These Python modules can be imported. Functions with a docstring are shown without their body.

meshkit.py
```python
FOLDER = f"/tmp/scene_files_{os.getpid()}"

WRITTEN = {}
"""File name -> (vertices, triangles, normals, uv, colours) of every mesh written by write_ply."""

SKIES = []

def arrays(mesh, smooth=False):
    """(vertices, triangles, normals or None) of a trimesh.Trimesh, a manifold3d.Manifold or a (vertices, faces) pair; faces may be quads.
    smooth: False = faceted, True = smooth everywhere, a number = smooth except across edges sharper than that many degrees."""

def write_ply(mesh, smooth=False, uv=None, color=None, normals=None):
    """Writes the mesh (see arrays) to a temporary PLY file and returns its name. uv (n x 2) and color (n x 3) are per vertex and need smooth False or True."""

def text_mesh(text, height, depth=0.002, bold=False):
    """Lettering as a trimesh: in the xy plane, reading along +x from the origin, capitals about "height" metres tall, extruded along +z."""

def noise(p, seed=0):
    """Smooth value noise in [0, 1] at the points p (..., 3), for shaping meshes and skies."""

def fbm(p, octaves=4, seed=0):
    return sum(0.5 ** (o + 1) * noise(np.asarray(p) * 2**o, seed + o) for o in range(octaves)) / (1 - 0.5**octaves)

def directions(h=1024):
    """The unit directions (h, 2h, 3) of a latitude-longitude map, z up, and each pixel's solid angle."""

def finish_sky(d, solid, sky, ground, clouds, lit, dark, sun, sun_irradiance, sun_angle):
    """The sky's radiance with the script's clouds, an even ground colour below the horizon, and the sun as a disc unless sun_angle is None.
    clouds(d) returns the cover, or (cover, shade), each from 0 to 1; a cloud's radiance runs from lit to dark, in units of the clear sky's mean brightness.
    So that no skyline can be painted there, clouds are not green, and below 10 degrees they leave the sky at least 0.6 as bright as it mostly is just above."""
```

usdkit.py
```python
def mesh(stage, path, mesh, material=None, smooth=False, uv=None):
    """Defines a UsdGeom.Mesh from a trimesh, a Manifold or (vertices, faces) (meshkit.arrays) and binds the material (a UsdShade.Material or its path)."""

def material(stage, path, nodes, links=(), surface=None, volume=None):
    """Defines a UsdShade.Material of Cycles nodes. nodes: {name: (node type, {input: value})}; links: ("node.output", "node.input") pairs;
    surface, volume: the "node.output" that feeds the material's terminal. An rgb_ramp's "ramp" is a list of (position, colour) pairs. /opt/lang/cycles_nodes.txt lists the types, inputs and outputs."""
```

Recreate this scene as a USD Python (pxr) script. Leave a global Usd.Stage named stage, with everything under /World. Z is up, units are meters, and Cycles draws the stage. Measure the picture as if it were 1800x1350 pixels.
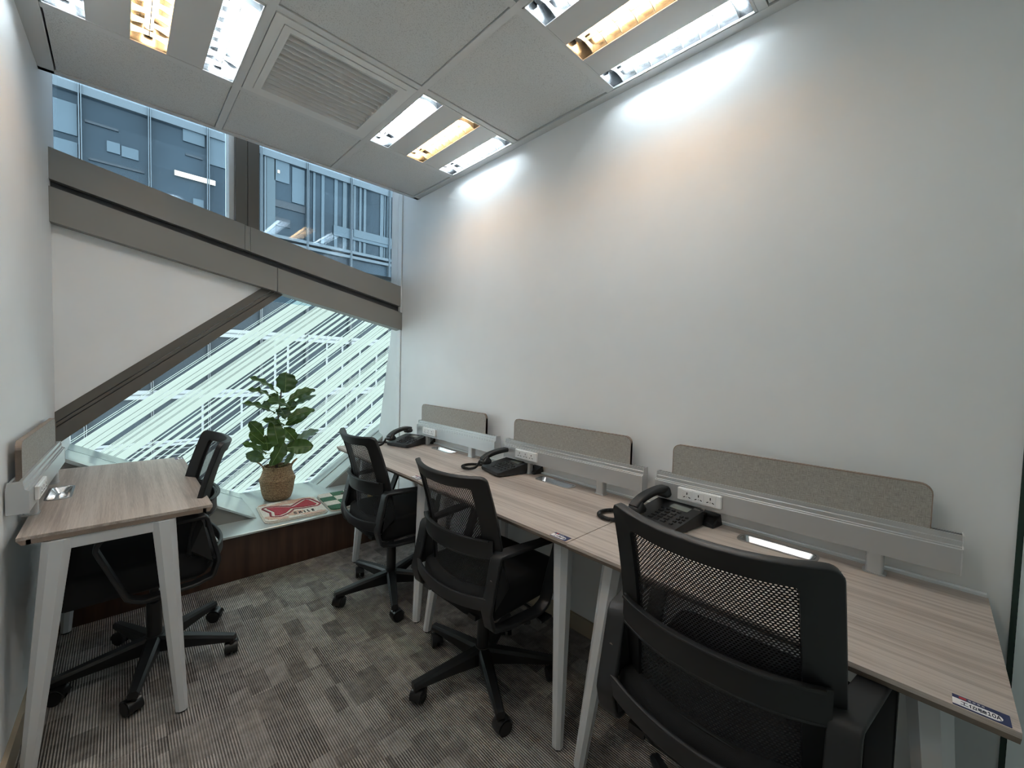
import math, random
import numpy as np, trimesh, usdkit, meshkit
import manifold3d as m3
from shapely import geometry as sg, affinity as sa
from pxr import Usd, UsdGeom, UsdLux, UsdShade, Gf, Sdf

stage = Usd.Stage.CreateInMemory()
UsdGeom.SetStageUpAxis(stage, 'Z'); UsdGeom.SetStageMetersPerUnit(stage, 1.0)
UsdGeom.Xform.Define(stage, '/World'); UsdGeom.Scope.Define(stage, '/World/Looks')
# ------------------------------------------------------------------ camera, sky, exposure
CAM = (0.202, -2.262, 1.302); YAW, PITCH, ROLL, FPX = 44.069, -2.443, 1.572, 714.83
cam = UsdGeom.Camera.Define(stage, '/World/camera')
ya, pi_, ro = (math.radians(a) for a in (YAW, PITCH, ROLL))
_f = np.array([math.sin(ya)*math.cos(pi_), math.cos(ya)*math.cos(pi_), math.sin(pi_)])
_r = np.array([math.cos(ya), -math.sin(ya), 0.0]); _u = np.cross(_r, _f)
_r2 = math.cos(ro)*_r + math.sin(ro)*_u; _u2 = -math.sin(ro)*_r + math.cos(ro)*_u
cam.AddTransformOp().Set(Gf.Matrix4d(*_r2, 0, *_u2, 0, *(-_f), 0, *CAM, 1))
cam.CreateHorizontalApertureAttr(36.0); cam.CreateVerticalApertureAttr(27.0)
cam.CreateFocalLengthAttr(36.0*FPX/1800); cam.CreateClippingRangeAttr(Gf.Vec2f(0.02, 500))
cam.CreateExposureAttr(1.32)
SKY = 1.05
dome = UsdLux.DomeLight.Define(stage, '/World/sky')          # even overcast daylight
dome.CreateIntensityAttr(SKY); dome.CreateColorAttr(Gf.Vec3f(0.80, 0.92, 1.0))
COOL, WARM, HALL = 24.0, 24.0, 2.6                                       # radiance of the lamp tubes

# ------------------------------------------------------------------ helpers
names = {}
def path_for(name, parent):
    base = (str(parent.GetPath()) if parent is not None else '/World') + '/' + name
    n = names.get(base, 0); names[base] = n + 1
    return base if n == 0 else f'{base}_{n:03d}'
def tag(p, label=None, cat=None, group=None, kind=None):
    p = p.GetPrim() if hasattr(p, 'GetPrim') else p
    for k, v in (('label', label), ('category', cat), ('group', group), ('kind', kind)):
        if v: p.SetCustomDataByKey(k, v)
    return p
def thing(name, label, cat, loc=(0, 0, 0), rz=0, group=None, kind=None, parent=None):
    x = UsdGeom.Xform.Define(stage, path_for(name, parent))
    x.AddTranslateOp().Set(Gf.Vec3d(*map(float, loc)))
    if rz: x.AddRotateZOp().Set(float(rz))
    return tag(x, label, cat, group, kind)
def obj(name, mesh, mat, parent=None, smooth=False, uv=None, label=None, cat=None, group=None, kind=None):
    if isinstance(mesh, list): mesh = trimesh.util.concatenate(mesh)
    m = usdkit.mesh(stage, path_for(name, parent), mesh, mat, smooth, uv)
    return tag(m, label, cat, group, kind)
def struct(name, mesh, mat, smooth=False, parent=None): return obj(name, mesh, mat, parent, smooth, kind='structure' if parent is None else None)
def sgroup(name): return thing(name, None, None, kind='structure')
def hull(pts):
    m = m3.Manifold.hull_points(np.asarray(pts, float)).to_mesh()
    return trimesh.Trimesh(m.vert_properties[:, :3], m.tri_verts, process=False)
def bx(x0, x1, y0, y1, z0, z1, b=0.0):
    lo, hi = np.minimum([x0, y0, z0], [x1, y1, z1]), np.maximum([x0, y0, z0], [x1, y1, z1])
    if b <= 0:
        t = trimesh.creation.box(hi-lo); t.apply_translation((lo+hi)/2); return t
    pts = []
    for s in np.ndindex(2, 2, 2):
        c = np.where(np.array(s) == 0, lo, hi); d = np.where(np.array(s) == 0, b, -b)
        for k in range(3):
            q = c + d; q[k] = c[k]; pts.append(q)
    return hull(pts)
_sph = trimesh.creation.icosphere(2).vertices
_sph1 = trimesh.creation.icosphere(1).vertices
def rbox(x0, x1, y0, y1, z0, z1, r, fine=True):
    S = _sph if fine else _sph1
    return hull(np.vstack([S*r + (x, y, z) for x in (x0+r, x1-r) for y in (y0+r, y1-r) for z in (z0+r, z1-r)]))
def hex8(a, b):                                                # hull of two point lists
    return hull(np.vstack([np.asarray(a, float), np.asarray(b, float)]))
def cyl(p, q, r, r2=None, n=20):
    p, q = np.asarray(p, float), np.asarray(q, float); r2 = r if r2 is None else r2
    d = q-p; d = d/np.linalg.norm(d); a = np.cross(d, [0, 0, 1.0] if abs(d[2]) < .9 else [1.0, 0, 0]); a /= np.linalg.norm(a); b = np.cross(d, a)
    t = np.arange(n)*2*np.pi/n; c = np.cos(t)[:, None]*a + np.sin(t)[:, None]*b
    return hull(np.vstack([p+c*r, q+c*r2]))
def sweep(path, sec, closed=False, up=(0, 0, 1), scale=None):
    """sec (k,2): (lateral, normal) offsets; normal follows 'up' as well as it can."""
    P = np.asarray(path, float); n = len(P); sec = np.asarray(sec, float); k = len(sec)
    T = (np.roll(P, -1, 0)-np.roll(P, 1, 0)) if closed else np.gradient(P, axis=0)
    T /= np.linalg.norm(T, axis=1, keepdims=True)
    U = np.asarray(up, float); U = np.broadcast_to(U, P.shape) if U.ndim == 1 else U
    L = np.cross(U, T); L /= np.linalg.norm(L, axis=1, keepdims=True); N = np.cross(T, L)
    s = np.ones(n) if scale is None else np.asarray(scale, float)
    V = P[:, None] + s[:, None, None]*(sec[None, :, :1]*L[:, None] + sec[None, :, 1:]*N[:, None]); V = V.reshape(-1, 3)
    F = []
    for i in range(n if closed else n-1):
        j = (i+1) % n
        for a in range(k):
            b = (a+1) % k; F += [(i*k+a, i*k+b, j*k+b), (i*k+a, j*k+b, j*k+a)]
    if not closed:
        for a in range(1, k-1): F += [(0, a+1, a), ((n-1)*k, (n-1)*k+a, (n-1)*k+a+1)]
    t = trimesh.Trimesh(V, F, process=False)
    if t.volume < 0: t.invert()
    return t
def circ(r, n=10): t = np.arange(n)*2*np.pi/n; return np.stack([np.cos(t)*r, np.sin(t)*r], 1)
def rrect2(w, h, r, n=4):
    out = []
    for cx, cy, a0 in ((w/2-r, h/2-r, 0), (-w/2+r, h/2-r, 90), (-w/2+r, -h/2+r, 180), (w/2-r, -h/2+r, 270)):
        for k in range(n+1): a = math.radians(a0+90*k/n); out.append((cx+r*math.cos(a), cy+r*math.sin(a)))
    return np.array(out)
def tube(path, r, n=10, closed=False):
    P = np.asarray(path, float); T = np.gradient(P, axis=0); T /= np.linalg.norm(T, axis=1, keepdims=True)+1e-12
    u = np.cross(T[0], [0.13, 0.37, 0.9]); u /= np.linalg.norm(u); U = []
    for t in T:
        u = u - t*(u@t); u /= np.linalg.norm(u); U.append(u.copy())
    return sweep(P, circ(r, n), closed, np.array(U))
def lathe(prof, n=32):
    return trimesh.creation.revolve(np.asarray(prof, float), sections=n)
def extr(poly, h):
    geoms = getattr(poly, 'geoms', [poly])
    return trimesh.util.concatenate([trimesh.creation.extrude_polygon(g, h, engine='earcut') for g in geoms])
def mapped(mesh, o, ex, ey, ez):
    M = np.eye(4); M[:3, 0], M[:3, 1], M[:3, 2], M[:3, 3] = ex, ey, ez, o
    m = mesh.copy(); m.apply_transform(M)
    return m
def poly3(pts, n, t):
    """flat 3-D polygon pts (convex) given thickness t along -n."""
    pts = np.asarray(pts, float); n = np.asarray(n, float)/np.linalg.norm(n)
    return hull(np.vstack([pts, pts-n*t]))
def rs(path, n):
    P = np.asarray(path, float); d = np.r_[0, np.cumsum(np.linalg.norm(np.diff(P, axis=0), axis=1))]
    s = np.linspace(0, d[-1], n); return np.stack([np.interp(s, d, P[:, k]) for k in range(P.shape[1])], 1)
def smooth_path(pts, n=40, closed=False):
    from scipy.interpolate import splprep, splev
    p = np.asarray(pts, float)
    if closed: p = np.vstack([p, p[:1]])
    tck, _ = splprep(p.T, s=0, per=closed, k=min(3, len(p)-1)); u = np.linspace(0, 1, n, endpoint=not closed)
    return np.array(splev(u, tck)).T
def lin(h):
    c = [int(h[i:i+2], 16)/255 for i in (0, 2, 4)]
    return tuple(x/12.92 if x <= .04045 else ((x+.055)/1.055)**2.4 for x in c)

# ------------------------------------------------------------------ materials
def MAT(name, nodes, links, surface='p.BSDF'): return usdkit.material(stage, '/World/Looks/'+name, nodes, links, surface=surface)
def plain(name, col, rough=.5, metal=0.0, noise=0.0, scale=40.0, bump=0.0, **kw):
    c = lin(col) if isinstance(col, str) else col
    n = {'p': ('principled_bsdf', {'base_color': c, 'roughness': rough, 'metallic': metal, **kw})}; l = []
    if noise or bump:
        n['g'] = ('geometry', {}); n['n'] = ('noise_texture', {'scale': scale, 'detail': 3.0}); l += [('g.position', 'n.vector')]
    if noise:
        n['r'] = ('rgb_ramp', {'ramp': [(0.3, tuple(x*(1-noise) for x in c)), (0.7, tuple(min(1, x*(1+noise)) for x in c))]}); l += [('n.fac', 'r.fac'), ('r.color', 'p.base_color')]
    if bump:
        n['b'] = ('bump', {'strength': 0.35, 'distance': bump}); l += [('n.fac', 'b.height'), ('b.normal', 'p.normal')]
    return MAT(name, n, l)
WALL = plain('wall_paint', (.83, .84, .845), .55, noise=.012, scale=6, bump=.0006)
TRIMW = plain('white_trim', (.78, .80, .81), .4)
TILE = MAT('ceiling_tile', {'g': ('geometry', {}), 'n': ('noise_texture', {'scale': 320.0, 'detail': 2.0}), 'r': ('rgb_ramp', {'ramp': [(0.0, (.36, .36, .35)), (.33, (.46, .46, .455)), (.43, (.66, .67, .665)), (1, (.70, .71, .705))]}),
    'b': ('bump', {'strength': .5, 'distance': .0015}), 'p': ('principled_bsdf', {'roughness': .9})},
    [('g.position', 'n.vector'), ('n.fac', 'r.fac'), ('r.color', 'p.base_color'), ('n.fac', 'b.height'), ('b.normal', 'p.normal')])
GRID = plain('grid_white', (.66, .665, .66), .45)
VENT = plain('vent_enamel', (.74, .74, .725), .45)
TROFFER = plain('troffer_white', (.62, .62, .61), .4)
MIRROR = plain('reflector', (.36, .37, .38), .18, 1.0)
BLADE = plain('louver_blade', (.62, .63, .64), .35, .8)
SOCKETW = plain('lamp_socket', (.30, .31, .32), .4)
BLACKGAP = plain('black_gap', (.008, .008, .008), .7)
TAUPE = plain('taupe_metal', lin('85837f'), .42, .0, noise=.02, scale=3)
TAUPE_D = plain('dark_taupe_metal', lin('605c56'), .42)
SLOT = plain('slot_dark', lin('45454a'), .5)
SILL = plain('sill_metal', lin('c2cbca'), .22, .35, noise=.03, scale=5)
APRON = MAT('brown_veneer', {'g': ('geometry', {}), 'm': ('mapping', {'scale': (14.0, 14.0, 1.2)}), 'n': ('noise_texture', {'scale': 1.6, 'detail': 4.0}), 'r': ('rgb_ramp', {'ramp': [(.3, lin('38271e')), (.7, lin('523b2f'))]}),
    'p': ('principled_bsdf', {'roughness': .28})}, [('g.position', 'm.vector'), ('m.vector', 'n.vector'), ('n.fac', 'r.fac'), ('r.color', 'p.base_color')])
WOOD = MAT('greige_oak', {'g': ('geometry', {}), 'm': ('mapping', {'scale': (70.0, 1.3, 70.0)}), 'n': ('noise_texture', {'scale': 1.0, 'detail': 4.0, 'roughness': .55, 'distortion': .35}),
    'm2': ('mapping', {'scale': (9.0, .7, 9.0)}), 'n2': ('noise_texture', {'scale': 1.0, 'detail': 2.0, 'distortion': .6}),
    'm3': ('mapping', {'scale': (420.0, 14.0, 420.0)}), 'n3': ('noise_texture', {'scale': 1.0, 'detail': 1.0}),
    'a': ('math', {'math_type': 'multiply_add', 'value2': .45, 'value3': 0.0}), 'b': ('math', {'math_type': 'multiply_add', 'value2': .40}), 'c': ('math', {'math_type': 'multiply_add', 'value2': .18}),
    'r': ('rgb_ramp', {'ramp': [(.36, lin('8f837b')), (.47, lin('a4988f')), (.56, lin('b8ada4')), (.68, lin('c4b9b1'))]}), 'p': ('principled_bsdf', {'roughness': .42})},
    [('g.position', 'm.vector'), ('m.vector', 'n.vector'), ('g.position', 'm2.vector'), ('m2.vector', 'n2.vector'), ('g.position', 'm3.vector'), ('m3.vector', 'n3.vector'),
     ('n.fac', 'a.value1'), ('n2.fac', 'b.value1'), ('a.value', 'b.value3'), ('n3.fac', 'c.value1'), ('b.value', 'c.value3'), ('c.value', 'r.fac'), ('r.color', 'p.base_color')])
EDGE = plain('desk_edge', lin('8a7a6e'), .5, noise=.08, scale=60)
LEGM = plain('leg_white', (.62, .63, .64), .38)
ALU = plain('aluminium', (.52, .535, .545), .34, .5)
ALUCAP = plain('aluminium_cap', (.62, .63, .64), .45, .5)
FABRIC = MAT('screen_fabric', {'g': ('geometry', {}), 'm': ('mapping', {'scale': (30.0, 60.0, 900.0)}), 'n': ('noise_texture', {'scale': 1.0, 'detail': 1.0}), 'm2': ('mapping', {'scale': (30.0, 900.0, 60.0)}), 'n2': ('noise_texture', {'scale': 1.0, 'detail': 1.0}),
    'a': ('math', {'math_type': 'add'}), 'r': ('rgb_ramp', {'ramp': [(.35, lin('8c8983')), (.65, lin('b5b1aa'))]}), 'h': ('math', {'math_type': 'multiply', 'value2': .5}), 'b': ('bump', {'strength': .4, 'distance': .0008}), 'p': ('principled_bsdf', {'roughness': .9})},
    [('g.position', 'm.vector'), ('m.vector', 'n.vector'), ('g.position', 'm2.vector'), ('m2.vector', 'n2.vector'), ('n.fac', 'a.value1'), ('n2.fac', 'a.value2'), ('a.value', 'h.value1'), ('h.value', 'r.fac'), ('r.color', 'p.base_color'), ('h.value', 'b.height'), ('b.normal', 'p.normal')])
STEEL = plain('stainless', (.70, .71, .72), .22, 1.0)
PLASTW = plain('white_plastic', (.78, .79, .79), .3)
BLACKP = plain('black_plastic', (.0095, .010, .011), .42, bump=.0003, scale=900)
BLACKS = plain('black_fabric', (.007, .0075, .0085), .95, noise=.25, scale=700, bump=.0006)
BLACKG = plain('black_gloss', (.010, .010, .011), .32)
CHARC = plain('charcoal_plastic', (.013, .0135, .015), .45)
LCD = plain('lcd', (.16, .18, .17), .12)
CHROME = plain('chrome', (.8, .8, .8), .1, 1.0)
NAVY = plain('navy_print', lin('25305a'), .45); WHITEP = plain('white_print', (.80, .80, .80), .45); REDP = plain('red_print', lin('b33a3a'), .45); INK = plain('ink', lin('161b33'), .5)
BRICKR = plain('scaffold_pink', lin('a08a8c'), .8)
# mesh weave of the chair backs: staggered see-through holes laid out in the mesh's own UV, in metres
MESHW = MAT('mesh_weave', {'uv': ('texture_coordinate', {}), 's': ('separate_xyz', {}),
    'ux': ('math', {'math_type': 'multiply', 'value2': 1/.0078}), 'vy': ('math', {'math_type': 'multiply', 'value2': 1/.0052}), 'row': ('math', {'math_type': 'floor'}), 'half': ('math', {'math_type': 'multiply', 'value2': .5}), 'ux2': ('math', {'math_type': 'add'}),
    'fx': ('math', {'math_type': 'fraction'}), 'fy': ('math', {'math_type': 'fraction'}), 'dx': ('math', {'math_type': 'subtract', 'value2': .5}), 'dy': ('math', {'math_type': 'subtract', 'value2': .5}),
    'dx2': ('math', {'math_type': 'multiply'}), 'dy2': ('math', {'math_type': 'multiply'}), 'd': ('math', {'math_type': 'add'}), 'hole': ('math', {'math_type': 'less_than', 'value2': .088}),
    'p': ('principled_bsdf', {'base_color': (.014, .014, .016), 'roughness': .7}), 't': ('transparent_bsdf', {'color': (1, 1, 1)}), 'mx': ('mix_closure', {})},
    [('uv.UV', 's.vector'), ('s.x', 'ux.value1'), ('s.y', 'vy.value1'), ('vy.value', 'row.value1'), ('row.value', 'half.value1'), ('ux.value', 'ux2.value1'), ('half.value', 'ux2.value2'), ('ux2.value', 'fx.value1'), ('vy.value', 'fy.value1'),
     ('fx.value', 'dx.value1'), ('fy.value', 'dy.value1'), ('dx.value', 'dx2.value1'), ('dx.value', 'dx2.value2'), ('dy.value', 'dy2.value1'), ('dy.value', 'dy2.value2'), ('dx2.value', 'd.value1'), ('dy2.value', 'd.value2'), ('d.value', 'hole.value1'),
     ('hole.value', 'mx.fac'), ('p.BSDF', 'mx.closure1'), ('t.BSDF', 'mx.closure2')], surface='mx.closure')
def glass(name, tint, ior=1.5):
    return MAT(name, {'f': ('fresnel', {'IOR': ior}), 't': ('transparent_bsdf', {'color': tint}), 'gl': ('glossy_bsdf', {'color': (.9, .95, 1), 'roughness': 0.0}), 'mx': ('mix_closure', {})},
        [('f.fac', 'mx.fac'), ('t.BSDF', 'mx.closure1'), ('gl.BSDF', 'mx.closure2')], surface='mx.closure')
GLASS_UP = glass('glass_clear', (.80, .90, .96), 1.55)
GLASS_LO = glass('glass_low', (.92, .95, .94), 1.2)
FRIT = MAT('frit_white', {'d': ('diffuse_bsdf', {'color': (.62, .68, .64)}), 't': ('translucent_bsdf', {'color': (.72, .745, .70)}), 'mx': ('mix_closure', {'fac': .72})},
    [('d.BSDF', 'mx.closure1'), ('t.BSDF', 'mx.closure2')], surface='mx.closure')
FROST = MAT('frosted_glass', {'d': ('diffuse_bsdf', {'color': (.62, .66, .63)}), 't': ('translucent_bsdf', {'color': (.84, .88, .86)}), 'mx': ('mix_closure', {'fac': .72})}, [('d.BSDF', 'mx.closure1'), ('t.BSDF', 'mx.closure2')], surface='mx.closure')
GREENED = plain('green_glass_edge', lin('22372e'), .12)
# carpet: ridges along y, patches of two tones
def carpet(name, seed):
    return MAT(name, {'g': ('geometry', {}), 's': ('separate_xyz', {}),
        'rx': ('math', {'math_type': 'multiply', 'value2': 2*math.pi/.0078}), 'sn': ('math', {'math_type': 'sine'}), 'nz': ('noise_texture', {'scale': 260.0, 'detail': 2.0}), 'wob': ('math', {'math_type': 'multiply_add', 'value2': 2.6}),
        'cx': ('math', {'math_type': 'multiply', 'value2': 1/.07}), 'fx': ('math', {'math_type': 'floor'}), 'w1': ('white_noise_texture', {'dimensions': '1D'}), 'cy': ('math', {'math_type': 'multiply_add', 'value2': 1/.14}), 'sh': ('math', {'math_type': 'multiply', 'value2': 7.0}),
        'fy': ('math', {'math_type': 'floor'}), 'cb': ('combine_xyz', {'z': float(seed)}), 'w2': ('white_noise_texture', {'dimensions': '3D'}),
        'big': ('noise_texture', {'scale': 22.0, 'detail': 3.0}), 'tone': ('math', {'math_type': 'multiply_add', 'value2': .20}), 'rg': ('math', {'math_type': 'multiply_add'}), 'cb2': ('combine_xyz', {'z': 31.0+seed}), 'w3': ('white_noise_texture', {'dimensions': '3D'}), 'amp': ('math', {'math_type': 'multiply_add', 'value2': .20, 'value3': .07}), 'bg': ('math', {'math_type': 'multiply_add', 'value2': .34}),
        'r': ('rgb_ramp', {'ramp': [(.0, lin('524e4b')), (.20, lin('827d78')), (.36, lin('a8a19b')), (.62, lin('d6cfc8'))]}),
        'b': ('bump', {'strength': .8, 'distance': .003}), 'p': ('principled_bsdf', {'roughness': 1.0, 'specular_ior_level': .1})},
        [('g.position', 's.vector'), ('g.position', 'nz.vector'), ('g.position', 'big.vector'), ('s.x', 'rx.value1'), ('nz.fac', 'wob.value1'), ('rx.value', 'wob.value3'), ('wob.value', 'sn.value1'),
         ('s.x', 'cx.value1'), ('cx.value', 'fx.value1'), ('fx.value', 'w1.w'), ('w1.value', 'sh.value1'), ('s.y', 'cy.value1'), ('sh.value', 'cy.value3'), ('cy.value', 'fy.value1'),
         ('fx.value', 'cb.x'), ('fy.value', 'cb.y'), ('cb.vector', 'w2.vector'), ('w2.value', 'tone.value1'), ('big.fac', 'bg.value1'), ('bg.value', 'tone.value3'), ('sn.value', 'rg.value1'), ('fx.value', 'cb2.x'), ('fy.value', 'cb2.y'), ('cb2.vector', 'w3.vector'), ('w3.value', 'amp.value1'), ('amp.value', 'rg.value2'), ('tone.value', 'rg.value3'),
         ('rg.value', 'r.fac'), ('r.color', 'p.base_color'), ('sn.value', 'b.height'), ('b.normal', 'p.normal')])
CARPET = [carpet(f'carpet_{k}', k) for k in range(3)]
BASEB = plain('baseboard_tan', lin('a79a86'), .5)

# ------------------------------------------------------------------ room shell
H, WX, Y0, YC = 2.54, 1.83, -2.43, 0.50            # ceiling, right wall, back wall, front edge of the ceiling
LX = lambda y: -.028 + (y-.8)*.028                  # the left wall stands a little askew
fl = sgroup('floor')
obj('underlay', bx(-.2, 2.0, Y0-.3, 1.5, -.08, -.007), BLACKGAP, fl)
k = 0
for i in range(4):
    for j in range(7):
        x0, x1, y0, y1 = -.20+i*.51, -.20+(i+1)*.51, -2.53+j*.51, -2.53+(j+1)*.51
        obj('carpet_tile', bx(x0+.0005, x1-.0005, y0+.0005, min(y1, .53)-.0005, -.007, 0, .0008) if y0 < .52 else bx(x0, x1, y0, y1, -.007, -.002), CARPET[(i*2+j) % 3], fl)
struct('wall_left', [hull([(x, y, z) for y in (Y0-.05, yb_) for x in (LX(y), -.3) for z in zz]) for yb_, zz in ((.90, (1.95, 3.0)), (1.35, (-.05, 1.95)))], WALL)
struct('wall_right', bx(WX, WX+.12, Y0, .70, -.05, 3.0), WALL)
struct('baseboard_left', hull([(LX(.52), .52, 0), (LX(.52), .52, .085), (LX(Y0), Y0, 0), (LX(Y0), Y0, .085), (LX(.52)+.012, .52, 0), (LX(.52)+.012, .52, .08), (LX(Y0)+.012, Y0, 0), (LX(Y0)+.012, Y0, .08)]), BASEB)
struct('baseboard_right', bx(WX-.012, WX, Y0, .52, 0, .085, .003), BASEB)
# glazed partition behind the camera, only its end shows at the right edge of the picture
wb = sgroup('wall_back')
obj('frosted_pane', bx(-.14, WX+.10, Y0-.022, Y0-.010, .06, 2.5), FROST, wb)
obj('sill_rail', bx(-.14, WX+.12, Y0-.03, Y0, 0, .06), ALU, wb)
obj('head_rail', bx(-.14, WX+.12, Y0-.03, Y0, 2.5, 3.0), ALU, wb)
obj('glass_edge', bx(WX-.004, WX+.12, Y0-.012, Y0+.001, 0, H), GREENED, wb)
# the corridor outside the partition, with its ceiling light
co = sgroup('wall_corridor')
obj('far_wall', bx(-1.6, 3.6, -4.06, -4.0, 0, 2.6), WALL, co); obj('end_wall', bx(-1.66, -1.6, -4.06, Y0-.03, 0, 2.6), WALL, co); obj('end_wall', bx(3.6, 3.66, -4.06, Y0-.03, 0, 2.6), WALL, co)
obj('side_wall', bx(-1.6, -.14, Y0-.06, Y0-.03, 0, 2.6), WALL, co); obj('side_wall', bx(WX+.12, 3.6, Y0-.06, Y0-.03, 0, 2.6), WALL, co)
obj('corridor_ceiling', bx(-1.6, 3.6, -4.0, Y0-.03, 2.6, 2.66), WALL, co); obj('corridor_floor', bx(-1.6, 3.6, -4.0, Y0-.031, -.08, 0), CARPET[0], co)
# ceiling: lay-in tiles on a white grid, 0.6 m module
ce = sgroup('ceiling')
ys = [-2.4, -1.8, -1.2, -.6, 0.0]
taken = {(0, -.6): 'light', (1, -.6): 'vent', (2, -.6): 'light', (2, -1.8): 'light', (0, -1.8): 'light'}
for i in range(3):
    for j, yy in enumerate(ys):
        if (i, yy) in taken: continue
        y1 = yy+.6 if yy < -.01 else YC-.025
        obj('ceiling_tile', bx(i*.6+.018, i*.6+.582, yy+.018, y1-(.018 if yy < -.01 else .006), H+.002, H+.02), TILE, ce)
g = .015
for i in range(1, 3): obj('grid_rail', bx(i*.6-g, i*.6+g, Y0, YC, H-.003, H+.03, .001), GRID, ce)
for yy in ys: obj('grid_rail', bx(0, 1.8, yy-g, yy+g, H-.0025, H+.03, .001), GRID, ce)
obj('wall_angle', bx(-.14, .012, Y0, YC, H-.004, H+.03, .001), GRID, ce)
obj('wall_angle', bx(1.788, WX+.01, Y0, YC, H-.004, H+.03, .001), GRID, ce)
obj('wall_angle', bx(-.14, WX+.01, YC-.028, YC, H-.004, H+.35, .001), GRID, ce)
obj('soffit_slab', bx(-.3, WX+.12, Y0-.05, YC, H+.16, H+.3), GRID, ce)
obj('pocket_lid', bx(-.3, WX+.35, YC, .98, 2.95, 3.0), GRID, ce)

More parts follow.
